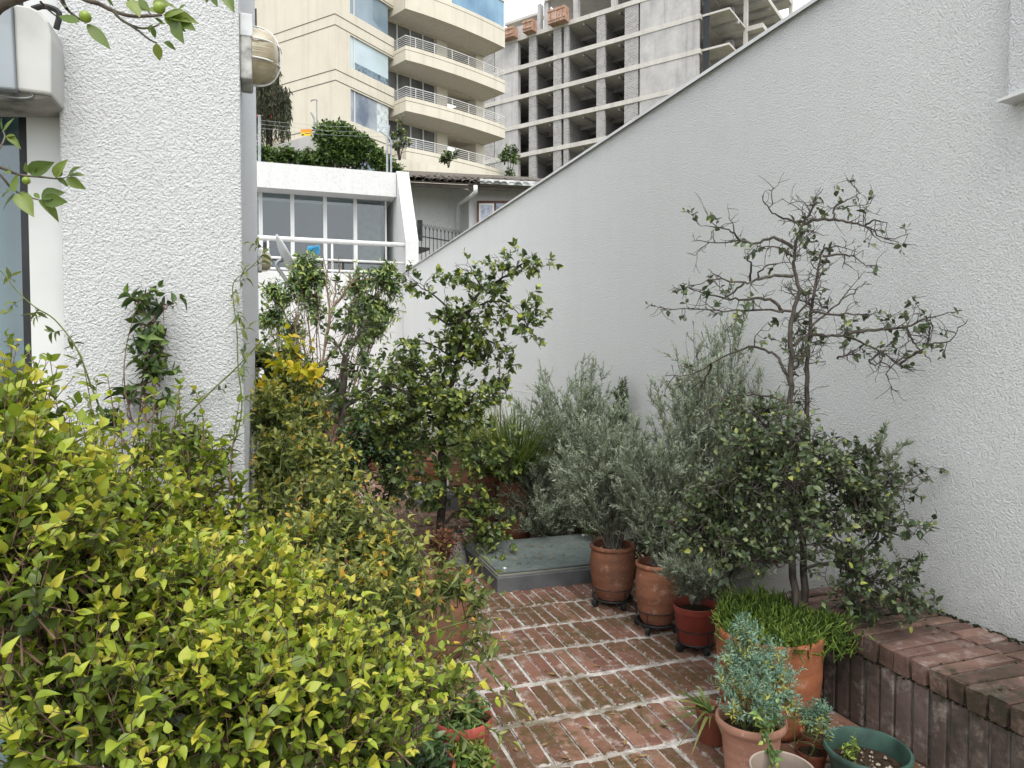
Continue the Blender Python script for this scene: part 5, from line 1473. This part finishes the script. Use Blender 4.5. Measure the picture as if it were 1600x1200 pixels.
# ---- lavender bushes: a fan of stems, each a plume of side shoots
LAVW = bark_mat('lavender_wood', (.09, .08, .065), (.20, .19, .15))
def lavender(label, base, H, spread, n_stem, seed, lean=(0, 0), size=.032, side=(.08, .20), n_side=16, tone=(.2, .85), bare=.28, spikes=0, low=.45, name='lavender_bush'):
    r = np.random.default_rng(seed); base = np.asarray(base, float)
    o = thing(name, label, 'shrub', base, 0, 'silvery lavender shrubs')
    a = r.uniform(0, 2 * math.pi, n_stem); q = np.sqrt(r.uniform(0, 1, n_stem)) * spread
    rt = np.array([_R[0], _R[1], 0]); fw = np.array([_F[0], _F[1], 0])
    tip = base + (rt * (np.cos(a) * q + lean[0])[:, None] + fw * (np.sin(a) * q * .8 + lean[1])[:, None]) * H
    hh = H * (1 - low * (q / max(spread, .01)) ** 1.5) * r.uniform(.62, 1.06, n_stem)
    tip[:, 2] = base[2] + hh
    b0 = base + r.normal(0, .02, (n_stem, 3)) * (1, 1, .1)
    T = np.linspace(0, 1, 7)[None, :, None]
    mid = b0 + (tip - b0) * .5 + np.stack([(tip - b0)[:, 0] * .14, (tip - b0)[:, 1] * .14, np.zeros(n_stem)], -1) * -1 + r.normal(0, .02, (n_stem, 3))
    S = (1 - T) ** 2 * b0[:, None] + 2 * T * (1 - T) * mid[:, None] + T ** 2 * tip[:, None]
    S[:, 1:] += r.normal(0, .008, S[:, 1:].shape)
    ns = n_stem * n_side; rep = np.repeat(np.arange(n_stem), n_side)
    t = np.clip(bare + (1 - bare) * r.uniform(0, 1, ns) ** .8, 0, .995)
    B, TT = along(S[rep], t)
    L = r.uniform(*side, ns) * (1.15 - .55 * t)
    D = nrmz(TT * 1.0 + nrmz(r.normal(0, 1, (ns, 3))) * .75 + (0, 0, .12))
    Q = sprigs(B, D, L, r, 4, .14, .06)
    lv = Leaves(); leaves_on(lv, Q, 18, size, r, tone, .7, .05, .3, True, .5, .6, .25, .13)
    leaves_on(lv, S[:, 4:], 22, size, r, tone, .7, .05, .3, True, .5, .6, .25, .1)
    joined_leaves('foliage', T_NDL, *lv.arrays(), LM['lavender'], o, base)
    k = max(6, n_stem // 3)
    limb_mesh('stem', [(smooth_line(s_, 2), np.linspace(.0055, .0012, 13)) for s_ in S[:k]], LAVW, o, base, 5, True)
    limb_mesh('twigs', [(s_, np.linspace(.0024, .0009, 7)) for s_ in S[k:]] + sprig_polys(Q, .0011, .0006), LAVW, o, base, 4, True)
    if spikes:
        Bq, Tq = S[:spikes, -1], nrmz(S[:spikes, -1] - S[:spikes, -2]); Z = sprigs(Bq, Tq + (0, 0, .6), r.uniform(.06, .14, len(Bq)), r, 3, .08, .1)
        limb_mesh('flower_spikes', [(s_, np.array([.001, .001, .004])) for s_ in Z], plain('spike_mauve', (.10, .09, .12), .9), o, base, 4, True)
    return o
def gpos(px, d, z=0): q_ = at(px, 700, d); return (q_[0], q_[1], z)
lavender('wide silvery lavender shrub behind the large skylight', gpos(905, 6.25), 1.62, .44, 170, 61, (-.02, 0), .042, (.12, .28), 17, bare=.10, low=.45, spikes=18)
lavender('low silvery lavender spilling onto the back of skylight', gpos(860, 5.95), .75, .62, 70, 67, (-.02, -.05), .040, (.10, .24), 15, bare=.08, low=.5)
P = POTS['urn_front']; lavender('silvery lavender growing from the skylight urn', P['c'] + (0, 0, P['z']), 1.0, .34, 85, 62, (-.03, .05), .034, (.08, .2), 15, bare=.20, low=.5)
P = POTS['urn_second']; lavender('grey green lavender in the second terracotta urn', P['c'] + (0, 0, P['z']), .98, .26, 62, 63, (0, .05), .033, (.08, .19), 15, (.15, .7), .14, low=.5)
P = POTS['red']; lavender('small blue grey lavender in the dark red pot', P['c'] + (0, 0, P['z']), .34, .55, 34, 64, (-.1, 0), .027, (.06, .12), 9, (.2, .75), .1, low=.4)
lavender('tall pale lavender shrub against wall behind twin trunk tree', gpos(1125, 4.42), 1.76, .29, 150, 65, (.02, -.02), .037, (.12, .28), 16, (.2, .9), .18, spikes=26, low=.30)
lavender('second pale lavender close behind the dark red pot', gpos(1060, 4.65), 1.15, .26, 42, 68, (0, 0), .036, (.1, .24), 14, (.2, .85), .15, low=.5)
lavender('lone lavender sprig poking out right of the twin trunk tree', at(1372, 760, 3.05), .32, .30, 5, 66, (.1, 0), .028, (.05, .10), 6, (.1, .7), .3)
bush('dark_conifer', 'small dark green conifer tip above the lavender', (at(970, 840, 6.0)[0], at(970, 840, 6.0)[1], 0), px_blobs([(970,620,6.0,14),(968,650,6.0,18),(972,600,6.0,8)]), 90, 16, .03, T_NDL, LM['ivy'], BARK_DARK, 67, (.06, .12), 0, (.2, .7), 'shrub', .006, .2, .9, .3)
bush('low_shrub', 'dark leafy undergrowth behind the urns at wall foot', (at(1040, 900, 4.9)[0], at(1040, 900, 4.9)[1], 0), px_blobs([(1000,850,4.9,30),(1020,880,4.7,30),(1060,840,4.7,30),(940,830,5.6,25),(990,800,5.0,25)]), 200, 8, .035, T_LAN, LM['glossy'], BARK_DARK, 68, (.06, .12), 0, (.1, .6), 'shrub', .004)

# ---- grass clumps in the tall planters
def grass(label, key_or_pos, n, length, rad, seed, mat='grass', tpl=T_BLD, lean=.35, name='grass_clump', single=0):
    r = np.random.default_rng(seed); c = np.asarray(key_or_pos, float); o = thing(name, label, 'grass', c)
    a = r.uniform(0, 2*math.pi, n); q = np.sqrt(r.uniform(0, 1, n))
    B = c + np.stack([np.cos(a) * rad * q, np.sin(a) * rad * q, np.zeros(n)], -1)
    A = nrmz(np.stack([np.cos(a) * lean * (.3 + q), np.sin(a) * lean * (.3 + q), np.ones(n)], -1) + r.normal(0, .12, (n, 3)))
    N = nrmz(np.array([0, 0, 1]) - np.stack([np.cos(a), np.sin(a), np.zeros(n)], -1) * .8)
    dress(o, [B, A, -N * np.sign(-1), r.uniform(*length, n), np.clip(r.normal(.5, .22, n), 0, 1)], tpl, LM[mat], c, single, 'blade', 'blades')
    return o
for key, lab, sd, n in (('tall_a', 'tall green grass clump in the tall terracotta planter near wall', 71, 1000), ('tall_b', 'sparser grass clump in planter left of grass clump planter', 72, 420), ('mid_e', 'tall pale grass behind the middle tree', 73, 320)):
    P = POTS[key]; grass(lab, P['c'] + (0, 0, P['z']), n, (.28, .78), P['rt'] * .75, sd)
# tall dry flower stalk
s = px_line([(783,700),(782,640),(781,590),(780,552)], 6.1, 6.1)
o = thing('dry_stalk', 'thin dry reddish flower stalk standing above the grass clump', 'plant', s[0])
limb_mesh('stem', [(s, np.linspace(.005, .003, len(s)))], TWIG_BROWN, o, s[0], 5)
r = np.random.default_rng(74); lv = Leaves(); S = s[None]; leaves_on(lv, np.repeat(S[:, ::3], 6, 0), 8, .03, r, (.2, .8), .7, .3); dress(o, lv, T_SIM, LM['dry'], s[0])

# ---- rue in the peach pot, seedling
def rue(label, c, blobs, n, seed, size=.019):
    bush('rue_plant', label, c, blobs, n, 20, size, _leaf_template(.34, .2, .2, False), LM['rue'], STEM_GREEN, seed, (.06, .10), 0, (.95, .25), 'plant', .003, .2, .6, .3, .15, 'blue green rue plants', 1.0, .5, False, .10, sizevar=.3)
P = POTS['peach']; rue('feathery blue green rue bush in the peach flared pot', P['c'] + (0, 0, P['z']), px_blobs([(1165,1040,2.6,40),(1200,1050,2.6,42),(1150,1075,2.55,36),(1215,1085,2.55,36),(1180,1090,2.5,40),(1170,1000,2.6,22),(1165,985,2.6,16),(1225,1050,2.6,22),(1140,1040,2.6,20),(1235,1100,2.5,16),(1200,1120,2.45,30),(1150,1110,2.5,22)]), 330, 81)
P = POTS['small']; rue('spindly rue seedling in the little brown pot', P['c'] + (0, 0, P['z']), px_blobs([(1272,1130,2.6,17),(1283,1115,2.6,12),(1262,1120,2.6,10),(1290,1140,2.6,9)]), 60, 82)
# little trailing vine over the lip of the peach pot
cane('trailing_vine', 'glossy green vine trailing over the rim of peach pot', [(1185,1105),(1198,1118),(1202,1140),(1200,1160),(1203,1185)], 2.40, 2.33, 14, .024, T_OV, LM['glossy'], 83, .0022, single=70, tone=(.4, .9))
# spider plant
P = POTS['spider']; grass('spider plant with arching green leaves in small brown pot', P['c'] + (0, 0, P['z']), 46, (.06, .125), .03, 84, 'grass', _blade_template(.15, 1.25, 6), .9, 'spider_plant', 46)
# sprouts in the green bowl
P = POTS['green']; bush('sprouts', 'two bright sprouts growing in the dark green bowl', P['c'] + (-.03, .02, P['z']), [(P['c'] + (-.045, .03, P['z'] + .03), .022), (P['c'] + (-.01, .05, P['z'] + .04), .02)], 12, 6, .022, T_LAN, LM['succulent'], STEM_GREEN, 85, (.03, .05), 40, (.6, 1), 'plant', .0015, .1, .8)
# seedlings in the left pots
P = POTS['pink']; bush('potted_seedling', 'dark leafy plant in the pinkish plastic pot', P['c'] + (0, 0, P['z']), [(P['c'] + (0, 0, P['z'] + .05), .08), (P['c'] + (.03, -.03, P['z'] + .03), .06)], 55, 7, .036, T_LAN, LM['glossy'], STEM_GREEN, 86, (.05, .1), 60, (.3, .8), 'plant', .003)
P = POTS['pink_low']; bush('potted_seedling', 'bright green seedlings in the red pot at path edge', P['c'] + (0, 0, P['z']), [(P['c'] + (0, 0, P['z'] + .03), .07), (P['c'] + (-.05, 0, P['z'] + .05), .06)], 60, 8, .03, T_LAN, LM['succulent'], STEM_GREEN, 87, (.04, .09), 60, (.3, .8), 'plant', .002)
P = POTS['bottom']; bush('potted_seedling', 'dark glossy plant in the terracotta pot at bottom centre', P['c'] + (0, 0, P['z']), [(P['c'] + (.02, 0, P['z'] + .06), .09), (at(640, 1150, 2.1), .07), (at(600, 1120, 2.2), .08)], 80, 7, .042, T_LAN, LM['glossy'], STEM_GREEN, 88, (.05, .1), 60, (.1, .6), 'plant', .003)
P = POTS['black']; bush('dry_plant', 'dry reddish twiggy plant in the small dark pot', P['c'] + (0, 0, P['z']), px_blobs([(690,870,4.55,24),(700,845,4.55,20),(680,850,4.55,18)]), 110, 8, .026, T_SIM, LM['dry'], TWIG_BROWN, 89, (.08, .15), 0, (.2, .8), 'plant', .003, .1, 1.0)

# ---- middle tree (forked, leafy) and its neighbour
u4 = lambda l: [(380 + x / 3.333, 240 + y / 3.333) for x, y in l]
u5b = lambda l: [(380 + x / 3.333, 560 + y / 3.333) for x, y in l]
MD = 5.3; r = np.random.default_rng(91)
def lm2(p, r0, r1, w, d0=MD, dd=None): return (px_line(p, d0, d0 + (r.uniform(-.35, .35) if dd is None else dd), 4, .004, r), r0, r1, w)
limbs = [lm2([(690,890),(689,820),(692,764),(690,722),(692,686),(689,659),(686,647)], .034, .026, .1, MD, 0), lm2([(686,650),(698,639),(731,630)], .022, .012, .2), lm2([(688,655),(704,610),(713,570),(722,540),(720,501),(737,480),(755,450),(785,435),(812,414),(827,409)], .024, .003, .5, MD, -.1), lm2(u4([(1110,1100),(1160,1000),(1180,910)]), .014, .006, .5),
         lm2(u4([(1140,880),(1060,885),(1010,850),(950,830)]), .012, .003, 1), lm2(u5b([(1030,330),(960,320),(870,330),(760,400)]), .012, .004, 1), lm2(u5b([(1010,280),(990,255),(850,240),(880,200),(800,150),(720,150),(650,180)]), .014, .004, 1), lm2(u5b([(1050,860),(1110,800),(1180,780),(1230,860),(1290,900)]), .012, .003, .5), lm2(u5b([(1070,880),(1200,880),(1290,920)]), .010, .003, .5),
         lm2([(737,480),(770,470),(800,480),(825,510)], .008, .002, 1), lm2([(755,450),(740,430),(725,420)], .007, .002, 1), lm2([(720,510),(690,470),(660,450),(630,445)], .009, .002, 1), lm2([(722,540),(760,530),(800,560)], .007, .002, 1), lm2([(713,570),(680,540),(640,530)], .008, .002, 1), lm2([(731,630),(760,610),(770,590)], .008, .002, 1), lm2([(692,700),(730,690),(770,700),(800,720)], .010, .002, 1), lm2([(690,722),(650,720),(620,740)], .009, .002, 1), lm2([(690,764),(730,760),(760,790),(775,800)], .009, .002, 1), lm2([(690,780),(660,770),(640,750)], .008, .002, 1), lm2([(689,659),(640,640),(600,650)], .010, .002, 1), lm2([(704,610),(670,590),(630,570)], .008, .002, 1)]
tree('forked_tree', 'dark forked leafy tree in the middle of terrace leaning right', (at(690, 890, MD)[0], at(690, 890, MD)[1], 0), limbs, 92, 420, 6, .046, T_RND, LM['camellia'], BARK_DARK, 300, (.25, .9), (.05, .15), None, -.05, blobs=px_blobs([(690,600,5.3,46),(650,630,5.4,46),(720,670,5.2,42),(740,720,5.1,36),(660,690,5.4,40),(690,760,5.1,34),(730,780,5.0,30),(640,580,5.5,40),(610,620,5.6,40),(752,680,5.2,20)]), nb=220)
ND = 6.6; limbs = [lm2([(536,760),(534,680),(536,600),(540,560)], .042, .030, .1, ND, 0), lm2([(520,720),(508,680),(485,640),(470,615)], .028, .012, .2, ND), lm2([(536,640),(570,615),(600,590),(620,575)], .018, .005, 1, ND), lm2([(536,610),(510,590),(480,580),(450,585)], .015, .005, 1, ND), lm2([(540,560),(560,520),(575,500)], .015, .004, 1, ND), lm2([(540,560),(520,530),(500,520)], .012, .004, 1, ND), lm2([(485,640),(450,630),(420,640)], .012, .004, 1, ND), lm2([(536,700),(570,680),(610,690),(640,700)], .014, .004, 1, ND), lm2([(535,660),(580,650),(620,640)], .012, .004, 1, ND), lm2([(600,590),(640,600),(665,640)], .010, .003, 1, ND), lm2([(534,740),(570,740),(610,760)], .012, .004, 1, ND)]
tree('spreading_tree', 'low spreading leafy tree left of the forked tree', (at(536, 760, ND)[0], at(536, 760, ND)[1], 0), limbs, 93, 300, 7, .055, T_RND, LM['camellia'], BARK_GREY, 150, (.1, .7), (.10, .30), None, .3)

# ---- glossy hanging-leaf ficus in front of the white end wall
FD = 9.5; c = at(500, 690, FD)
bush('weeping_fig', 'glossy weeping fig with hanging leaf clumps before white end wall', (c[0], c[1], 0), px_blobs([(478,420,FD,24),(495,440,FD,22),(470,455,FD,26),(440,470,FD,20),(425,455,FD,14),(430,500,FD,22),(560,450,FD,24),(595,440,FD,24),(612,455,FD,18),(575,480,FD,22),(555,500,FD,20),(600,490,FD,18),(585,520,FD,22),(490,480,FD,14),(415,500,FD,16),(460,520,FD,22),(610,425,FD,12)]), 620, 8, .085, T_LAN, LM['glossy'], BARK_TAN, 94, (.15, .3), 160, (.3, .95), 'tree', .012, .2, -.5, .5, spread=.9)
r = np.random.default_rng(95); o = thing('bare_shrub', 'leafless tan branched shrub among the fig leaves', 'shrub', (c[0] + .1, c[1] - .5, 0)); b0 = np.array(o.location)
pl = [[(505,680),(500,600),(508,540),(520,480),(527,440),(530,410)],[(508,540),(515,490),(510,450),(505,400)],[(520,480),(540,455),(560,430)],[(500,600),(480,560),(470,520)],[(503,570),(530,540),(545,510)],[(500,620),(470,590),(450,540)],[(505,640),(540,590),(560,560)],[(478,600),(465,560),(462,520),(470,480)]]
limb_mesh('branches', [(px_line(p, 9.0, 9.0, 4, .01, r), np.linspace(.022, .006, 4*(len(p)-1)+1)) for p in pl], BARK_TAN, o, b0, 6)
B, D, L = twigs_off([px_line(p, 9.0, 9.1, 4) for p in pl], 160, r, (.15, .4), .1, .8, .5); limb_mesh('twigs', sprig_polys(sprigs(B, D, L, r, 4, .2, .05), .005, .002), BARK_TAN, o, b0, 4, True)
# ---- yellow leaved vine at left of the fig
bush('yellow_vine', 'bright yellow leaved vine beside the right pillar edge', (at(430, 690, 5.0)[0], at(430, 690, 5.0)[1], 0), px_blobs([(450,535,4.2,9),(475,533,4.2,7),(440,575,4.1,14),(470,578,4.1,14),(490,590,4.1,9),(435,640,4.0,12),(420,610,4.1,14),(410,650,4.0,12)]), 40, 4, .055, T_RND, LM['yellow'], STEM_GREEN, 96, (.06, .12), 120, (.3, .9), 'climber', .004, .1, .3, tone_noise=.2)
bush('olive_climber', 'olive green climber hanging along right edge of pillar', (at(420, 800, 4.6)[0], at(420, 800, 4.6)[1], 0), px_blobs([(420,570,4.7,24),(440,600,4.7,22),(415,620,4.6,26),(425,680,4.5,28),(410,560,4.7,14),(445,655,4.6,22),(420,730,4.4,26),(470,610,4.8,22),(455,560,4.9,16),(480,650,4.6,24),(430,760,4.2,28)]), 430, 7, .052, T_OV2, LM['rambler'], STEM_GREEN, 97, (.08, .16), 120, (.25, .85), 'climber', .005, .1, .2, tone_noise=.17)
bush('back_shrub', 'dense dark shrub on the floor behind the rambling bush', (at(600, 770, 5.9)[0], at(600, 770, 5.9)[1], 0), px_blobs([(560,700,6,40),(600,720,6,40),(630,690,6.2,34),(530,740,5.6,40),(480,720,5.6,40),(470,660,6,30)]), 520, 7, .055, T_OV2, LM['glossy'], BARK_DARK, 98, (.1, .2), 100, (.1, .65), 'shrub', .008)
bush('back_shrub', 'light green shrub in front of the far trough', (at(590, 680, 10.5)[0], at(590, 680, 10.5)[1], 0), px_blobs([(520,660,10.5,14),(560,655,10.5,18),(585,650,10.5,14),(640,640,10.5,20),(480,690,10,20)]), 160, 7, .075, T_RND, LM['succulent'], STEM_GREEN, 99, (.12, .25), 0, (.3, .9), 'shrub', .008)
# ivy hedge, weeping tree, shrubs by the apartment block
HD = 21.5; c = at(540, 300, HD); 
def hedge(name, label, blobs, n, size, seed, base, mat='ivy', cat='hedge'):
    bush(name, label, base, px_blobs(blobs), n, 7, size, T_SIM, LM[mat], BARK_DARK, seed, (.2, .4), 0, (.2, .85), cat, .03, .55, .5, .1, tone_noise=.2)
hedge('ivy_hedge', 'dense dark green ivy mass above the balcony house roof', [(530,222,HD,26),(510,215,HD,18),(555,235,HD,24),(575,245,HD,20),(545,250,HD,22),(515,245,HD,22),(600,262,HD,14),(590,252,HD,14),(480,255,HD,16),(450,250,HD,15),(425,250,HD,14),(410,245,HD,12),(620,272,HD,10),(500,260,HD,14)], 2300, .13, 101, (c[0], c[1], 3.6))
W = 27.0; c = at(425, 250, W); o = thing('weeping_tree', 'dark weeping tree with hanging strands beside cream block', 'tree', (c[0], c[1], 5)); b0 = np.array(o.location); r = np.random.default_rng(102)
limb_mesh('trunk', [(smooth_line([b0, at(420, 200, W), at(418, 120, W), at(422, 60, W)]), np.linspace(.16, .05, 13))], BARK_DARK, o, b0, 8)
n = 300; px = r.uniform(396, 452, n); top = np.where(px < 436, r.uniform(60, 160, n), r.uniform(132, 165, n)); ln = np.where(px < 436, r.uniform(40, 95, n), r.uniform(30, 75, n))
S = np.zeros((n, 5, 3))
for i in range(n):
    dd = W + r.uniform(-1.2, 1.2)
    for k in range(5): S[i, k] = at(px[i] + r.normal(0, 1.5), min(top[i] + ln[i] * k / 4, 232), dd)
lv = Leaves(); leaves_on(lv, S, 18, .22, r, (.2, .7), .6, .02, opposite=False, tone_noise=.2); dress(o, lv, _leaf_template(.22, .2, .2, False), LM['weep'], b0)
limb_mesh('twigs', sprig_polys(S, .012, .006), BARK_DARK, o, b0, 4, True)
hedge('thin_shrub', 'thin leafy shrub in front of lowest balcony left end', [(625,210,33,7),(632,225,33,9),(618,232,33,8),(612,215,33,6),(628,190,33,4)], 70, .16, 103, tuple(at(624, 250, 33)), 'olive', 'shrub')
hedge('thin_shrub', 'small leafy shrub right of lowest balcony near tower', [(798,238,45,9),(790,246,45,8),(803,250,45,7),(796,272,45,6)], 70, .25, 104, tuple(at(797, 285, 45)), 'ivy', 'shrub')
hedge('thin_shrub', 'leafy shrub growing on top of cream retaining wall', [(702,247,37,7),(695,252,37,6),(712,243,37,4)], 45, .18, 105, tuple(at(700, 262, 37)), 'ivy', 'shrub')

# ---- grey boundary stub with yellow sign, fence posts and wires
g0, g1 = at(402, 236, 25.5), at(494, 208, 24.0)
gw = MB().prism([np.array([g0[0], g0[1], 3]), np.array([g1[0], g1[1], 3]), g1, g0], (0, .25, 0)).build('grey_wall', M['concrete'])
tag(gw, 'weathered grey concrete wall stub beside the ivy hedge', 'wall')
s0 = at(470, 212, 23.7); s1 = at(487, 212, 23.7); e = s1 - s0; h = .21
sg = thing('warning_sign', 'small yellow and orange warning sign on the grey wall', 'sign', tuple(s0))
MB().obox((0, 0, 0), e, (0, .02, 0), (0, 0, h)).build('plate', plain('sign_yellow', (.75, .55, .02), .5), sg)
MB().obox((0, -.004, h*.55), e, (0, .003, 0), (0, 0, h*.45)).build('orange_band', plain('sign_orange', (.75, .26, .01), .5), sg)
MB().obox(e*.35 + (0, -.008, h*.30), e*.55, (0, .003, 0), (0, 0, h*.10)).build('red_text_bar', plain('sign_red', (.40, .05, .02), .5), sg)
MB().obox(e*.08 + (0, -.008, h*.06), e*.2, (0, .003, 0), (0, 0, h*.2)).build('black_mark', M['black_rubber'], sg)
def post(label, pts, d, rad, name='fence_post'):
    p = [at(x, y, d) for x, y in pts]; o = MB().tube([q - p[0] for q in p], rad, 8).build(name, M['grey_metal'], None, True, 40); o.location = tuple(p[0]); tag(o, label, 'post', 'electric fence posts'); return o
post('grey fence post with angled tip left of the pair', [(605,270),(605,216),(606,212),(608,196)], 19.5, .03)
post('bent grey fence post right of the pair', [(611,270),(611,222),(609,216),(593,204)], 19.5, .028)
post('grey fence post close to the white pillar', [(405.5,262),(405.5,180)], 17.2, .035)
post('short dark insulator post on the grey wall end', [(491,208),(491,186),(486,176)], 23.5, .03)
post('tall thin pole with bent arm above the yellow sign', [(495,212),(495,156),(489,156),(485,158)], 24.0, .022)
for i, (ya, yb) in enumerate(((188, 199), (194, 207), (200, 214))):
    a, b = at(405.5, ya, 17.2), at(606, yb, 19.5); m = (a + b) / 2 - (0, 0, .05)
    o = MB().tube(smooth_line([a - a, m - a, b - a], 6), .0035, 4).build('fence_wire', M['grey_metal']); o.location = tuple(a)
    tag(o, ('top', 'middle', 'bottom')[i] + ' electric fence wire strung above the white balcony house', 'wire', 'electric fence wires')
